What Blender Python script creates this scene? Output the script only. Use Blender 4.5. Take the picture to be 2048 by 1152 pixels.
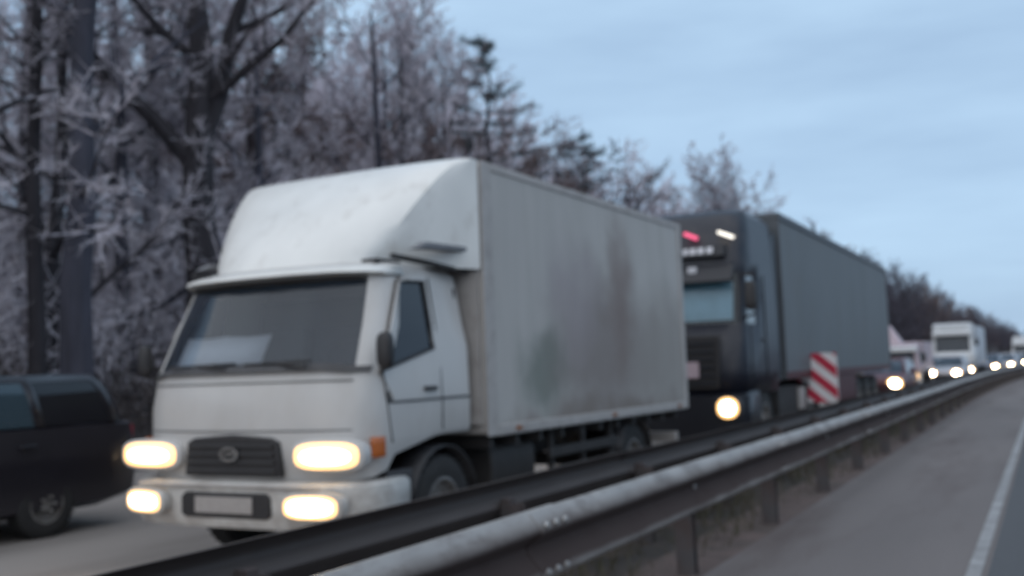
import bpy, bmesh, math, random
import numpy as np
from mathutils import Vector, Matrix

for o in list(bpy.data.objects):
    bpy.data.objects.remove(o)
S = bpy.context.scene
C = S.collection
PI = math.pi

# ------------------------------------------------------------------ camera
cam = bpy.data.cameras.new('camera')
co = bpy.data.objects.new('camera', cam)
C.objects.link(co)
YAW, PITCH, ROLL, EYE = .4766, .08, .0344, 1.424
fw = Vector((-math.sin(YAW) * math.cos(PITCH), math.cos(YAW) * math.cos(PITCH), math.sin(PITCH)))
r0 = Vector((math.cos(YAW), math.sin(YAW), 0))
u0 = r0.cross(fw)
rr = r0 * math.cos(ROLL) - u0 * math.sin(ROLL)
uu = u0 * math.cos(ROLL) + r0 * math.sin(ROLL)
co.matrix_world = Matrix(((rr.x, uu.x, -fw.x, 0), (rr.y, uu.y, -fw.y, 0), (rr.z, uu.z, -fw.z, EYE), (0, 0, 0, 1)))
cam.sensor_width = 36
cam.lens = 36 * 2067 / 2048
cam.clip_start = .05
cam.clip_end = 4000
cam.dof.use_dof = True            # the phone missed its focus: everything is a little soft
cam.dof.focus_distance = 1.2
cam.dof.aperture_fstop = 4.5
S.camera = co

# ------------------------------------------------------------------ sky and light
W = bpy.data.worlds.new('World')
S.world = W
W.use_nodes = True
wn, wl = W.node_tree.nodes, W.node_tree.links
for n in list(wn):
    wn.remove(n)
wo = wn.new('ShaderNodeOutputWorld')
bg = wn.new('ShaderNodeBackground')
bg.inputs['Strength'].default_value = .1
sk = wn.new('ShaderNodeTexSky')
sk.sky_type = 'NISHITA'
sk.sun_disc = False
sk.sun_elevation = math.radians(54)
sk.sun_rotation = math.radians(184)
tc = wn.new('ShaderNodeTexCoord')
mp = wn.new('ShaderNodeMapping')
mp.inputs['Scale'].default_value = (1.6, 1.6, 7.5)
mp.inputs['Rotation'].default_value = (.12, .18, 0)
nz = wn.new('ShaderNodeTexNoise')
nz.inputs['Scale'].default_value = 1.5
nz.inputs['Detail'].default_value = 5
nz.inputs['Roughness'].default_value = .5
rp = wn.new('ShaderNodeValToRGB')          # a thin cloud deck, pale blue at dusk
rp.color_ramp.elements[0].position = .36
rp.color_ramp.elements[0].color = (3.9, 5.6, 7.8, 1)
rp.color_ramp.elements[1].position = .68
rp.color_ramp.elements[1].color = (5.3, 7.4, 9.7, 1)
mx = wn.new('ShaderNodeMix')
mx.data_type = 'RGBA'
mx.inputs[0].default_value = .9
wl.new(tc.outputs['Generated'], mp.inputs[0])
wl.new(mp.outputs[0], nz.inputs['Vector'])
wl.new(nz.outputs['Fac'], rp.inputs[0])
wl.new(sk.outputs[0], mx.inputs[6])
wl.new(rp.outputs[0], mx.inputs[7])
wl.new(mx.outputs[2], bg.inputs[0])
wl.new(bg.outputs[0], wo.inputs[0])

sun = bpy.data.lights.new('sun', 'SUN')    # the brighter part of the overcast, behind the camera
sun.energy = 1.5
sun.angle = math.radians(115)
sun.color = (1, .86, .71)
so = bpy.data.objects.new('sun', sun)
C.objects.link(so)
az, el = math.radians(184), math.radians(54)
sd = Vector((math.sin(az) * math.cos(el), math.cos(az) * math.cos(el), math.sin(el)))
so.rotation_euler = sd.to_track_quat('Z', 'Y').to_euler()
so.location = sd * 60

S.view_settings.view_transform = 'Standard'
S.view_settings.look = 'None'
S.view_settings.exposure = 0
S.view_settings.gamma = 1
S.view_settings.use_curve_mapping = False
S.cycles.use_denoising = True
S.cycles.max_bounces = 8
S.cycles.transparent_max_bounces = 12
S.cycles.sample_clamp_indirect = 6

# ------------------------------------------------------------------ materials
MATS = {}


def mat(name, col, rough=.6, metal=0., var=.12, scale=4., stretch=(1, 1, 1), bump=0., bscale=None, dirt=None, spec=.5,
        coat=0., emit=None, estr=0.):
    m = bpy.data.materials.new(name)
    m.use_nodes = True
    n, l = m.node_tree.nodes, m.node_tree.links
    b = n['Principled BSDF']
    b.inputs['Roughness'].default_value = rough
    b.inputs['Metallic'].default_value = metal
    b.inputs['Specular IOR Level'].default_value = spec
    b.inputs['Coat Weight'].default_value = coat
    b.inputs['Coat Roughness'].default_value = .12
    b.inputs['Base Color'].default_value = (*col, 1)
    if emit:
        b.inputs['Emission Color'].default_value = (*emit, 1)
        b.inputs['Emission Strength'].default_value = estr
    t = n.new('ShaderNodeTexCoord')
    mpg = n.new('ShaderNodeMapping')
    mpg.inputs['Scale'].default_value = stretch
    l.new(t.outputs['Object'], mpg.inputs[0])
    if var:
        z = n.new('ShaderNodeTexNoise')
        z.inputs['Scale'].default_value = scale
        z.inputs['Detail'].default_value = 6
        l.new(mpg.outputs[0], z.inputs['Vector'])
        r = n.new('ShaderNodeMapRange')
        r.inputs[1].default_value = .25
        r.inputs[2].default_value = .75
        r.inputs[3].default_value = 1 - var
        r.inputs[4].default_value = 1 + var
        l.new(z.outputs['Fac'], r.inputs[0])
        v = n.new('ShaderNodeVectorMath')
        v.operation = 'SCALE'
        v.inputs[0].default_value = col
        l.new(r.outputs[0], v.inputs['Scale'])
        last = v.outputs[0]
        if dirt:                                   # (colour, scale, lo, hi)
            z2 = n.new('ShaderNodeTexNoise')
            z2.inputs['Scale'].default_value = dirt[1]
            z2.inputs['Detail'].default_value = 8
            z2.inputs['Roughness'].default_value = .65
            l.new(mpg.outputs[0], z2.inputs['Vector'])
            r2 = n.new('ShaderNodeMapRange')
            r2.inputs[1].default_value = dirt[2]
            r2.inputs[2].default_value = dirt[3]
            l.new(z2.outputs['Fac'], r2.inputs[0])
            mm = n.new('ShaderNodeMix')
            mm.data_type = 'RGBA'
            l.new(r2.outputs[0], mm.inputs[0])
            l.new(last, mm.inputs[6])
            mm.inputs[7].default_value = (*dirt[0], 1)
            last = mm.outputs[2]
        l.new(last, b.inputs['Base Color'])
    if bump:
        zb = n.new('ShaderNodeTexNoise')
        zb.inputs['Scale'].default_value = bscale or scale * 6
        zb.inputs['Detail'].default_value = 4
        l.new(mpg.outputs[0], zb.inputs['Vector'])
        bp = n.new('ShaderNodeBump')
        bp.inputs['Strength'].default_value = bump
        bp.inputs['Distance'].default_value = .02
        l.new(zb.outputs['Fac'], bp.inputs['Height'])
        l.new(bp.outputs[0], b.inputs['Normal'])
    MATS[name] = m
    return m


def glass_mat(name, tint, keep, base=(.02, .025, .03)):
    """tinted window glass: partly see-through, with a clear coat reflection"""
    m = bpy.data.materials.new(name)
    m.use_nodes = True
    n, l = m.node_tree.nodes, m.node_tree.links
    for x in list(n):
        n.remove(x)
    o = n.new('ShaderNodeOutputMaterial')
    tr = n.new('ShaderNodeBsdfTransparent')
    tr.inputs[0].default_value = (*tint, 1)
    pr = n.new('ShaderNodeBsdfPrincipled')
    pr.inputs['Base Color'].default_value = (*base, 1)
    pr.inputs['Roughness'].default_value = .06
    ms = n.new('ShaderNodeMixShader')
    ms.inputs[0].default_value = keep
    gl = n.new('ShaderNodeBsdfGlossy')
    gl.inputs['Roughness'].default_value = .05
    fr = n.new('ShaderNodeFresnel')
    fr.inputs[0].default_value = 1.26 if name == 'side_glass' else 1.5
    m2 = n.new('ShaderNodeMixShader')
    l.new(tr.outputs[0], ms.inputs[1])
    l.new(pr.outputs[0], ms.inputs[2])
    l.new(fr.outputs[0], m2.inputs[0])
    l.new(ms.outputs[0], m2.inputs[1])
    l.new(gl.outputs[0], m2.inputs[2])
    l.new(m2.outputs[0], o.inputs[0])
    MATS[name] = m
    return m


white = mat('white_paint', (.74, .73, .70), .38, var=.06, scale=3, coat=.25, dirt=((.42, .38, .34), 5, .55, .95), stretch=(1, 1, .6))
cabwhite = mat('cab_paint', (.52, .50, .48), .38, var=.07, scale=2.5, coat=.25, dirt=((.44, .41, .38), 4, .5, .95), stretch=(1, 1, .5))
boxtrim = mat('box_trim', (.40, .37, .35), .55, .05, var=.1, scale=5, dirt=((.22, .19, .17), 6, .5, .9))
bumperm = mat('bumper_paint', (.55, .53, .50), .45, var=.1, scale=5, dirt=((.25, .2, .17), 6, .45, .85))
black = mat('black_plastic', (.022, .02, .021), .55, var=.2, scale=8)
darkgrey = mat('dark_grey_plastic', (.05, .048, .05), .6, var=.2, scale=6)
slotm = mat('fairing_slot_grey', (.17, .17, .18), .6, var=.1)
rubber = mat('tyre_rubber', (.022, .021, .021), .8, var=.2, scale=12, bump=.2)
rimm = mat('rim_steel', (.32, .31, .30), .5, .5, var=.2, scale=10, dirt=((.08, .06, .05), 9, .4, .8))
chass = mat('chassis_steel', (.03, .027, .026), .7, var=.3, scale=5)
chassred = mat('chassis_red', (.085, .016, .02), .6, var=.2, scale=4, dirt=((.05, .03, .03), 4, .4, .8))
chrome = mat('chrome', (.6, .6, .6), .2, 1, var=.05)
platem = mat('plate_white', (.34, .31, .29), .5, var=.08, scale=20)
seatm = mat('seat_cloth', (.05, .05, .055), .9, var=.2, scale=9)
paperm = mat('paper_white', (.90, .91, .93), .7, var=.04, scale=8)
lampg = mat('lamp_lit', (.9, .85, .7), .2, var=0, emit=(1, .70, .34), estr=9)
lampo = mat('lamp_outer_lens', (.8, .6, .35), .2, var=0, emit=(1, .55, .19), estr=2.2)
fogg = mat('fog_lamp_lit', (.9, .85, .75), .2, var=0, emit=(1, .76, .46), estr=10)
lampf = mat('far_lamp_lit', (.9, .85, .7), .2, var=0, emit=(1, .76, .48), estr=34)
amber = mat('amber_lens', (.26, .075, .02), .25, var=.05, emit=(1, .28, .06), estr=.08)
ambero = mat('amber_reflector', (.25, .09, .03), .4, var=.1)
redlit = mat('red_marker_lit', (.7, .05, .1), .3, var=0, emit=(1, .14, .3), estr=1.0)
whitelit = mat('white_marker_lit', (.9, .9, .8), .3, var=0, emit=(1, .92, .8), estr=1.5)
signlit = mat('roof_sign_marks', (.55, .55, .58), .4, var=.1, scale=15)
navy = mat('navy_paint', (.008, .010, .020), .45, var=.1, coat=.1, dirt=((.05, .045, .045), 4, .5, .9))
navydark = mat('navy_dark_paint', (.007, .008, .013), .4, var=.1)
curtain = mat('grey_curtain', (.128, .14, .148), .6, var=.1, scale=1.2, stretch=(1, 1, .4), bump=.15, bscale=3, dirt=((.12, .11, .10), 1.6, .5, .9))
curtainedge = mat('curtain_edge', (.08, .088, .098), .5, .2, var=.1)
signred = mat('sign_red', (.50, .025, .06), .45, var=.08, scale=10)
signwhite = mat('sign_white', (.78, .74, .74), .45, var=.08, scale=10)
paleblue = mat('windscreen_sheen_blue', (.56, .68, .76), .9, var=.15, scale=3)  # backing colour that brightens the dark lorry's windscreen like mirrored sky
vanblack = mat('minivan_paint', (.016, .014, .019), .3, var=.1, coat=.4)
silver = mat('silver_paint', (.42, .41, .43), .35, .3, var=.08)
pink = mat('pale_pink_paint', (.42, .33, .36), .45, var=.08)
palewhite = mat('far_white_paint', (.66, .67, .68), .4, var=.06)
bluegrey = mat('blue_grey_paint', (.12, .13, .17), .4, var=.08)
reddark = mat('dark_red_paint', (.10, .02, .025), .4, var=.08)
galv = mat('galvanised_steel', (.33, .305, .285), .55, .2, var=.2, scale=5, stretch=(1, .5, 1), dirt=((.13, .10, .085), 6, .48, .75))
galvold = mat('weathered_steel', (.075, .062, .058), .7, .15, var=.2, scale=3, stretch=(1, .25, 1), dirt=((.06, .045, .04), 5, .42, .8))
_n, _l = galv.node_tree.nodes, galv.node_tree.links   # valley shade and crest highlight painted into the beam's colour, with dried spray
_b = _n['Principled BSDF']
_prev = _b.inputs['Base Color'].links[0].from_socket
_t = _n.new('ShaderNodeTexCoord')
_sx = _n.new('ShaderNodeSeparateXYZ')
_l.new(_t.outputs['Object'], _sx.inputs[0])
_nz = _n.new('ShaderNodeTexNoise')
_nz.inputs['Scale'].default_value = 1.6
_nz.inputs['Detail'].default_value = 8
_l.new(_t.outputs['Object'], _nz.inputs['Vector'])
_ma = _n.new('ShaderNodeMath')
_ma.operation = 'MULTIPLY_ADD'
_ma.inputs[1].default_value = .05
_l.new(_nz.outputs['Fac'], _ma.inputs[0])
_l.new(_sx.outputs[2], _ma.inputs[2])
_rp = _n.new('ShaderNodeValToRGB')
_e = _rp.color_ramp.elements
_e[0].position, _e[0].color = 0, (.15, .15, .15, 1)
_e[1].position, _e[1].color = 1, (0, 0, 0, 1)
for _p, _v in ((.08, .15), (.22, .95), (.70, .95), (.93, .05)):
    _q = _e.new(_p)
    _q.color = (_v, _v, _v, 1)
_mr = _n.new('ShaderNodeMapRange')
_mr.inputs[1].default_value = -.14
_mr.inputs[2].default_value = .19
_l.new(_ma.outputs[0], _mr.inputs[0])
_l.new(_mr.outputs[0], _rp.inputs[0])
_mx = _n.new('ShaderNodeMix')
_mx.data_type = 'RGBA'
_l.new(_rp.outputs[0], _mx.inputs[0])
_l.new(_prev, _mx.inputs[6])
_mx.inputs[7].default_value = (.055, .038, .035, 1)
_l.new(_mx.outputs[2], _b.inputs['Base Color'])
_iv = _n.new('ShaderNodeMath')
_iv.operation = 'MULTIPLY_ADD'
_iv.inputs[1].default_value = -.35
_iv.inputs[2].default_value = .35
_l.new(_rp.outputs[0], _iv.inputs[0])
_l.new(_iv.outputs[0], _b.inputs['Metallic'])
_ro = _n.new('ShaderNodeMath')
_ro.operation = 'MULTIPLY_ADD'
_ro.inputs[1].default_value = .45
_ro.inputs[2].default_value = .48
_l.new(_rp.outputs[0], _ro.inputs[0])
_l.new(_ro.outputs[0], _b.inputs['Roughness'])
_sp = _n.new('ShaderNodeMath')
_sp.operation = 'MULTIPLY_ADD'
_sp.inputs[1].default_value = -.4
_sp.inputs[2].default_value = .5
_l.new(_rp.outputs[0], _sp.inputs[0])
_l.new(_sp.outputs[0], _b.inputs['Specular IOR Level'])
postm = mat('post_steel', (.085, .078, .08), .65, .25, var=.2, scale=6, dirt=((.10, .06, .05), 4, .4, .8))
boltm = mat('bolt_steel', (.4, .39, .38), .5, .6, var=.1)
windg = glass_mat('windscreen_glass', (.74, .79, .84), .26, (.07, .10, .14))
sideg = glass_mat('side_glass', (.06, .07, .09), .85, (.008, .009, .013))
vang = glass_mat('minivan_side_glass', (.2, .3, .35), .8, (.03, .06, .08))
blueg = glass_mat('blue_tinted_glass', (.75, .9, .95), .15, (.05, .09, .11))

# box side skin of the first lorry: dirty cream panel with a green blot and a brown faded print
bm_ = mat('box_skin', (.43, .405, .38), .55, var=.07, scale=5, stretch=(1, 1, .12), dirt=((.35, .325, .295), 7, .48, .95))
n, l = bm_.node_tree.nodes, bm_.node_tree.links
b = n['Principled BSDF']
prev = b.inputs['Base Color'].links[0].from_socket
t = n.new('ShaderNodeTexCoord')
wz = n.new('ShaderNodeTexNoise')
wz.inputs['Scale'].default_value = 2.2
wz.inputs['Detail'].default_value = 5
l.new(t.outputs['Object'], wz.inputs['Vector'])
for cy, cz, sy, sz, colr, amt in ((2.75, 1.42, .62, .42, (.13, .155, .125), .75), (4.1, 1.62, 1.5, .95, (.18, .14, .125), .75),
                                  (4.55, 2.2, .42, .95, (.17, .11, .09), .6), (5.9, 1.55, 1.3, .9, (.22, .19, .165), .65),
                                  (3.4, 2.1, .7, .6, (.33, .28, .29), .5), (4.2, .85, 3.2, .28, (.18, .14, .115), .8)):
    ad = n.new('ShaderNodeVectorMath')
    ad.operation = 'MULTIPLY_ADD'
    ad.inputs[1].default_value = (0, .8, .8)
    ad.inputs[2].default_value = (0, -.4, -.4)
    l.new(wz.outputs['Color'], ad.inputs[0])
    a2 = n.new('ShaderNodeVectorMath')
    l.new(t.outputs['Object'], a2.inputs[0])
    l.new(ad.outputs[0], a2.inputs[1])
    sb = n.new('ShaderNodeVectorMath')
    sb.operation = 'SUBTRACT'
    sb.inputs[1].default_value = (0, cy, cz)
    l.new(a2.outputs[0], sb.inputs[0])
    dv = n.new('ShaderNodeVectorMath')
    dv.operation = 'MULTIPLY'
    dv.inputs[1].default_value = (0, 1 / sy, 1 / sz)
    l.new(sb.outputs[0], dv.inputs[0])
    ln = n.new('ShaderNodeVectorMath')
    ln.operation = 'LENGTH'
    l.new(dv.outputs[0], ln.inputs[0])
    mr = n.new('ShaderNodeMapRange')
    mr.interpolation_type = 'SMOOTHSTEP'
    mr.inputs[1].default_value = .25
    mr.inputs[2].default_value = 1.25
    mr.inputs[3].default_value = amt
    mr.inputs[4].default_value = 0
    l.new(ln.outputs['Value'], mr.inputs[0])
    mm = n.new('ShaderNodeMix')
    mm.data_type = 'RGBA'
    l.new(mr.outputs[0], mm.inputs[0])
    l.new(prev, mm.inputs[6])
    mm.inputs[7].default_value = (*colr, 1)
    prev = mm.outputs[2]
l.new(prev, b.inputs['Base Color'])

asph_sh = mat('shoulder_asphalt', (.150, .130, .124), .85, var=.16, scale=.9, stretch=(1, .18, 1), bump=.35, bscale=60, dirt=((.10, .076, .070), 1.1, .5, .7))
asph_ln = mat('lane_asphalt', (.070, .070, .074), .8, var=.16, scale=1.2, stretch=(1, .1, 1), bump=.35, bscale=60)
asph_op = mat('opposite_asphalt', (.25, .22, .20), .85, var=.2, scale=.8, stretch=(1, .15, 1), bump=.3, bscale=50, dirt=((.11, .09, .08), .9, .5, .8))
linem = mat('road_paint', (.30, .295, .295), .7, var=.15, scale=8, dirt=((.15, .14, .135), 5, .42, .75))
soil = mat('median_soil', (.038, .031, .027), .95, var=.35, scale=2.5, bump=.6, bscale=20, dirt=((.10, .065, .055), 1.7, .5, .75))
vergem = mat('verge_soil', (.11, .078, .070), .95, var=.3, scale=3, bump=.5, bscale=25, dirt=((.06, .05, .042), 2, .45, .75))
hillm = mat('hill_litter', (.09, .075, .075), .95, var=.4, scale=.5, bump=.6, bscale=6, dirt=((.045, .045, .04), .35, .45, .7))
grassm = mat('dry_grass', (.075, .070, .045), .9, var=.3, scale=1.5, dirt=((.11, .085, .06), 1, .45, .7))
barkm = mat('dark_bark', (.036, .032, .038), .9, var=.35, scale=5, stretch=(1, 1, .25), bump=.6, bscale=14)
barkb = mat('blue_grey_bark', (.05, .05, .068), .9, var=.3, scale=5, stretch=(1, 1, .25), bump=.6, bscale=14)
twiga = mat('frosted_twigs', (.62, .58, .63), .9, var=.3, scale=.7)
twigb = mat('grey_twigs', (.47, .435, .48), .9, var=.3, scale=.7)
twigc = mat('brown_twigs', (.20, .145, .14), .9, var=.3, scale=.7)
twigd = mat('dark_twigs', (.095, .085, .11), .9, var=.3, scale=.7)
needle = mat('pale_needles', (.085, .10, .105), .9, var=.3, scale=.8)
brush = mat('brushwood', (.075, .063, .063), .9, var=.35, scale=.6)


# ------------------------------------------------------------------ mesh helpers
class MB:
    def __init__(self):
        self.v, self.f, self.m, self.mi = [], [], [], 0

    def add(self, vs, fs):
        k = len(self.v)
        self.v += [tuple(p) for p in vs]
        for f in fs:
            self.f.append(tuple(i + k for i in f))
            self.m.append(self.mi)
        return self

    def box(self, x0, x1, y0, y1, z0, z1):
        vs = [(x, y, z) for z in (z0, z1) for y in (y0, y1) for x in (x0, x1)]
        return self.add(vs, [(0, 2, 3, 1), (4, 5, 7, 6), (0, 1, 5, 4), (2, 6, 7, 3), (0, 4, 6, 2), (1, 3, 7, 5)])

    def loft(self, rings, closed=True, cap0=False, cap1=False, skip=None):
        n_ = len(rings[0])
        vs = [p for r in rings for p in r]
        fs = []
        for i in range(len(rings) - 1):
            for j in range(n_ if closed else n_ - 1):
                if skip and skip(i, j):
                    continue
                a, b_ = i * n_ + j, i * n_ + (j + 1) % n_
                fs.append((a, b_, b_ + n_, a + n_))
        if cap0:
            fs.append(tuple(range(n_ - 1, -1, -1)))
        if cap1:
            fs.append(tuple((len(rings) - 1) * n_ + j for j in range(n_)))
        return self.add(vs, fs)

    def tube(self, path, rad, n_=8, caps=True):
        rings = []
        path = [Vector(p) for p in path]
        for i, p in enumerate(path):
            d = (path[min(i + 1, len(path) - 1)] - path[max(i - 1, 0)]).normalized()
            a = d.cross(Vector((0, 0, 1)) if abs(d.z) < .9 else Vector((0, 1, 0))).normalized()
            b_ = d.cross(a)
            r = rad[i] if hasattr(rad, '__len__') else rad
            rings.append([tuple(p + (a * math.cos(t) + b_ * math.sin(t)) * r) for t in [2 * PI * k / n_ for k in range(n_)]])
        return self.loft(rings, True, caps, caps)

    def lathe_x(self, cx, cy, cz, prof, n_=24, cap=False):
        """prof: (x offset, radius) pairs round an axis along X"""
        rings = [[(cx + dx, cy + r * math.cos(2 * PI * k / n_), cz + r * math.sin(2 * PI * k / n_)) for k in range(n_)] for dx, r in prof]
        return self.loft(rings, True, cap, cap)

    def prism_x(self, poly, x0, x1):
        """poly in (y, z), extruded along X"""
        n_ = len(poly)
        vs = [(x0, y, z) for y, z in poly] + [(x1, y, z) for y, z in poly]
        fs = [tuple(range(n_)), tuple(range(2 * n_ - 1, n_ - 1, -1))] + [(i, n_ + i, n_ + (i + 1) % n_, (i + 1) % n_) for i in range(n_)]
        return self.add(vs, fs)

    def prism_y(self, poly, y0, y1):
        """poly in (x, z), extruded along Y"""
        n_ = len(poly)
        vs = [(x, y0, z) for x, z in poly] + [(x, y1, z) for x, z in poly]
        fs = [tuple(range(n_)), tuple(range(2 * n_ - 1, n_ - 1, -1))] + [(i, n_ + i, n_ + (i + 1) % n_, (i + 1) % n_) for i in range(n_)]
        return self.add(vs, fs)

    def build(self, name, mats, parent=None, bevel=0., smooth=True, segs=2):
        me = bpy.data.meshes.new(name)
        me.from_pydata(self.v, [], self.f)
        if not isinstance(mats, (list, tuple)):
            mats = [mats]
        for m_ in mats:
            me.materials.append(m_)
        if len(mats) > 1:
            me.polygons.foreach_set('material_index', self.m)
        bm = bmesh.new()
        bm.from_mesh(me)
        bmesh.ops.remove_doubles(bm, verts=bm.verts, dist=1e-5)
        bmesh.ops.delete(bm, geom=[v for v in bm.verts if not v.link_faces], context='VERTS')
        bmesh.ops.recalc_face_normals(bm, faces=bm.faces)
        bm.to_mesh(me)
        bm.free()
        if smooth:
            me.shade_smooth()
            me.set_sharp_from_angle(angle=math.radians(38))
        o = bpy.data.objects.new(name, me)
        C.objects.link(o)
        o.parent = parent
        if bevel:
            md = o.modifiers.new('bevel', 'BEVEL')
            md.width = bevel
            md.segments = segs
            md.limit_method = 'ANGLE'
            md.angle_limit = math.radians(35)
        return o


def raw(name, verts, tris, mats, parent=None, mi=None):
    me = bpy.data.meshes.new(name)
    nv, nf = len(verts), len(tris)
    me.vertices.add(nv)
    me.vertices.foreach_set('co', np.asarray(verts, np.float32).ravel())
    me.loops.add(nf * 3)
    me.loops.foreach_set('vertex_index', np.asarray(tris, np.int32).ravel())
    me.polygons.add(nf)
    me.polygons.foreach_set('loop_start', np.arange(0, nf * 3, 3, dtype=np.int32))
    for m_ in (mats if isinstance(mats, (list, tuple)) else [mats]):
        me.materials.append(m_)
    if mi is not None:
        me.polygons.foreach_set('material_index', np.asarray(mi, np.int32))
    me.update()
    me.validate()
    o = bpy.data.objects.new(name, me)
    C.objects.link(o)
    o.parent = parent
    return o


def tag(o, label=None, cat=None, group=None, kind=None):
    for k, v in (('label', label), ('category', cat), ('group', group), ('kind', kind)):
        if v:
            o[k] = v
    return o


def thing(name, label, cat, loc=(0, 0, 0), rz=0, group=None):
    o = bpy.data.objects.new(name, None)
    C.objects.link(o)
    o.location = loc
    o.rotation_euler = (0, 0, rz)
    return tag(o, label, cat, group)


def copy_tree(o, parent=None):
    c = o.copy()
    C.objects.link(c)
    c.parent = parent
    for ch in list(o.children):
        copy_tree(ch, c)
    return c


def sup(cx, y, cz, w, h, n_=24, p=3.2):
    """superellipse ring in the XZ plane"""
    out = []
    for k in range(n_):
        a = 2 * PI * k / n_
        ca, sa = math.cos(a), math.sin(a)
        out.append((cx + w * math.copysign(abs(ca) ** (2 / p), ca), y, cz + h * math.copysign(abs(sa) ** (2 / p), sa)))
    return out


def lens(name, cx, y, cz, w, h, m, parent, depth=.03, tilt=0., p=3.2):
    mb = MB()
    rings = [sup(cx, y + .03, cz, w, h, p=p), sup(cx, y, cz, w, h, p=p), sup(cx, y - depth * .7, cz, w * .85, h * .85, p=p),
             sup(cx, y - depth, cz, w * .45, h * .45, p=p)]
    for r in rings:
        for i, (a, b_, c_) in enumerate(r):
            r[i] = (a, b_ + tilt * (a - cx), c_)
    mb.loft(rings, True, True, True)
    return mb.build(name, m, parent)


def wheel(parent, x, y, r, w, side=1, dual=False, holes=8):
    """part 'wheel' (rim) with sub-part 'tyre'; side=+1 faces +X"""
    z = r
    s = side
    rim = MB()
    rr_ = r * .58
    rim.lathe_x(x, y, z, [(-s * w * .45, rr_), (s * w * .46, rr_), (s * w * .47, rr_ * .93), (s * w * .2, rr_ * .86), (s * w * .12, rr_ * .5),
                          (s * w * .3, rr_ * .42), (s * w * .45, rr_ * .3), (s * w * .47, 0.001)], 28)
    for k in range(holes):
        a = 2 * PI * k / holes
        rim.lathe_x(x + s * w * .26, y + rr_ * .36 * math.cos(a), z + rr_ * .36 * math.sin(a), [(0, .016), (s * .09, .016), (s * .095, .001)], 6)
    ro = rim.build('wheel', rimm, parent)
    ty = MB()
    ty.lathe_x(x, y, z, [(-s * w * .46, rr_ * .99), (-s * w * .5, r * .75), (-s * w * .46, r * .93), (-s * w * .36, r), (s * w * .36, r), (s * w * .46, r * .93),
                         (s * w * .5, r * .75), (s * w * .46, rr_ * .99)], 36)
    for k in range(36):                            # tread blocks
        a = 2 * PI * k / 36
        for q in (-.22, .22):
            ty.lathe_x(x + q * w, y + (r + .001) * math.cos(a), z + (r - .008) * math.sin(a), [(-.05, .012), (.05, .012)], 4, True)
    if dual:
        ty.lathe_x(x - s * (w + .06), y, z, [(-s * w * .46, rr_), (-s * w * .5, r * .75), (-s * w * .36, r), (s * w * .36, r), (s * w * .5, r * .75), (s * w * .46, rr_)], 28)
    ty.build('tyre', rubber, ro)
    return ro


def cv(Y, k=.0006):
    return k * max(0, Y - 30) ** 2


# ------------------------------------------------------------------ ground and roads
def strip(name, x0, x1, z0, z1, m, ys, parent=None, curve=cv, cross=1, thick=0., kind='structure'):
    mb = MB()
    rows = []
    for Y in ys:
        rows.append([(x0 + (x1 - x0) * i / cross + curve(Y), Y, z0 + (z1 - z0) * i / cross) for i in range(cross + 1)])
    mb.loft(rows, False)
    o = mb.build(name, m, parent)
    if kind:
        o['kind'] = kind
    return o


YS = [-30, -10, 0] + list(range(4, 60, 4)) + list(range(60, 420, 12))
g = MB()
gx = [-1500, -400, -13.5, 14, 400, 1500]
gy = [-400, -60, 60, 420, 1000, 2500]
g.loft([[(x, y, -.45) for x in gx] for y in gy], False)
tag(g.build('ground', hillm), kind='structure')
strip('opposite_road', -13.4, -3.55, 0, 0, asph_op, YS)
strip('road_shoulder', -2.12, -.44, .04, .04, asph_sh, YS)
strip('road', -.44, 9.5, .045, .045, asph_ln, YS)
strip('edge_line', -.565, -.475, .0485, .0485, linem, YS)
# opposite carriageway lines: the edge lines and the dashed lane line
strip('edge_line', -3.95, -3.8, .004, .004, linem, YS)
strip('edge_line', -10.95, -10.8, .004, .004, linem, YS)
for k in range(-1, 14):
    y = k * 9 + 2
    strip('lane_line', -7.52, -7.40, .004, .004, linem, [y, y + 1.5, y + 3])
strip('median', -3.55, -2.65, -.02, .015, soil, YS, cross=4)
strip('verge', -2.65, -2.12, .015, .037, vergem, YS, cross=3)


def hz(x):
    d = -13.4 - x
    if d < 0:
        return -.02
    return -.05 + .32 * d ** .98 if d < 20 else -.05 + .32 * 20 ** .98 + .22 * (d - 20)


hill = MB()
random.seed(3)
rows = []
xs = [-13.4, -14, -15, -16, -18, -20, -23, -26, -30, -36, -44, -55, -75, -110]
for Y in [-60, -40, -25] + list(range(-15, 130, 6)) + list(range(130, 460, 15)):
    rows.append([(x + cv(Y, .0001) * (1 if x < -16 else 1) + (random.uniform(-.3, .3) if x < -14 else cv(Y) - cv(Y, .0001)), Y,
                  hz(x) + (random.uniform(-.15, .2) if x < -14.5 else 0)) for x in xs])
hill.loft(rows, False)
tag(hill.build('hillside', hillm), kind='structure')

# ------------------------------------------------------------------ guardrails
WB = [(-.005, -.165), (.022, -.163), (.07, -.142), (.083, -.122), (.078, -.098), (.014, -.026), (.004, 0), (.012, .02), (.07, .058), (.083, .076), (.083, .09),
      (.070, .108), (.022, .160), (-.005, .165)]


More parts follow.
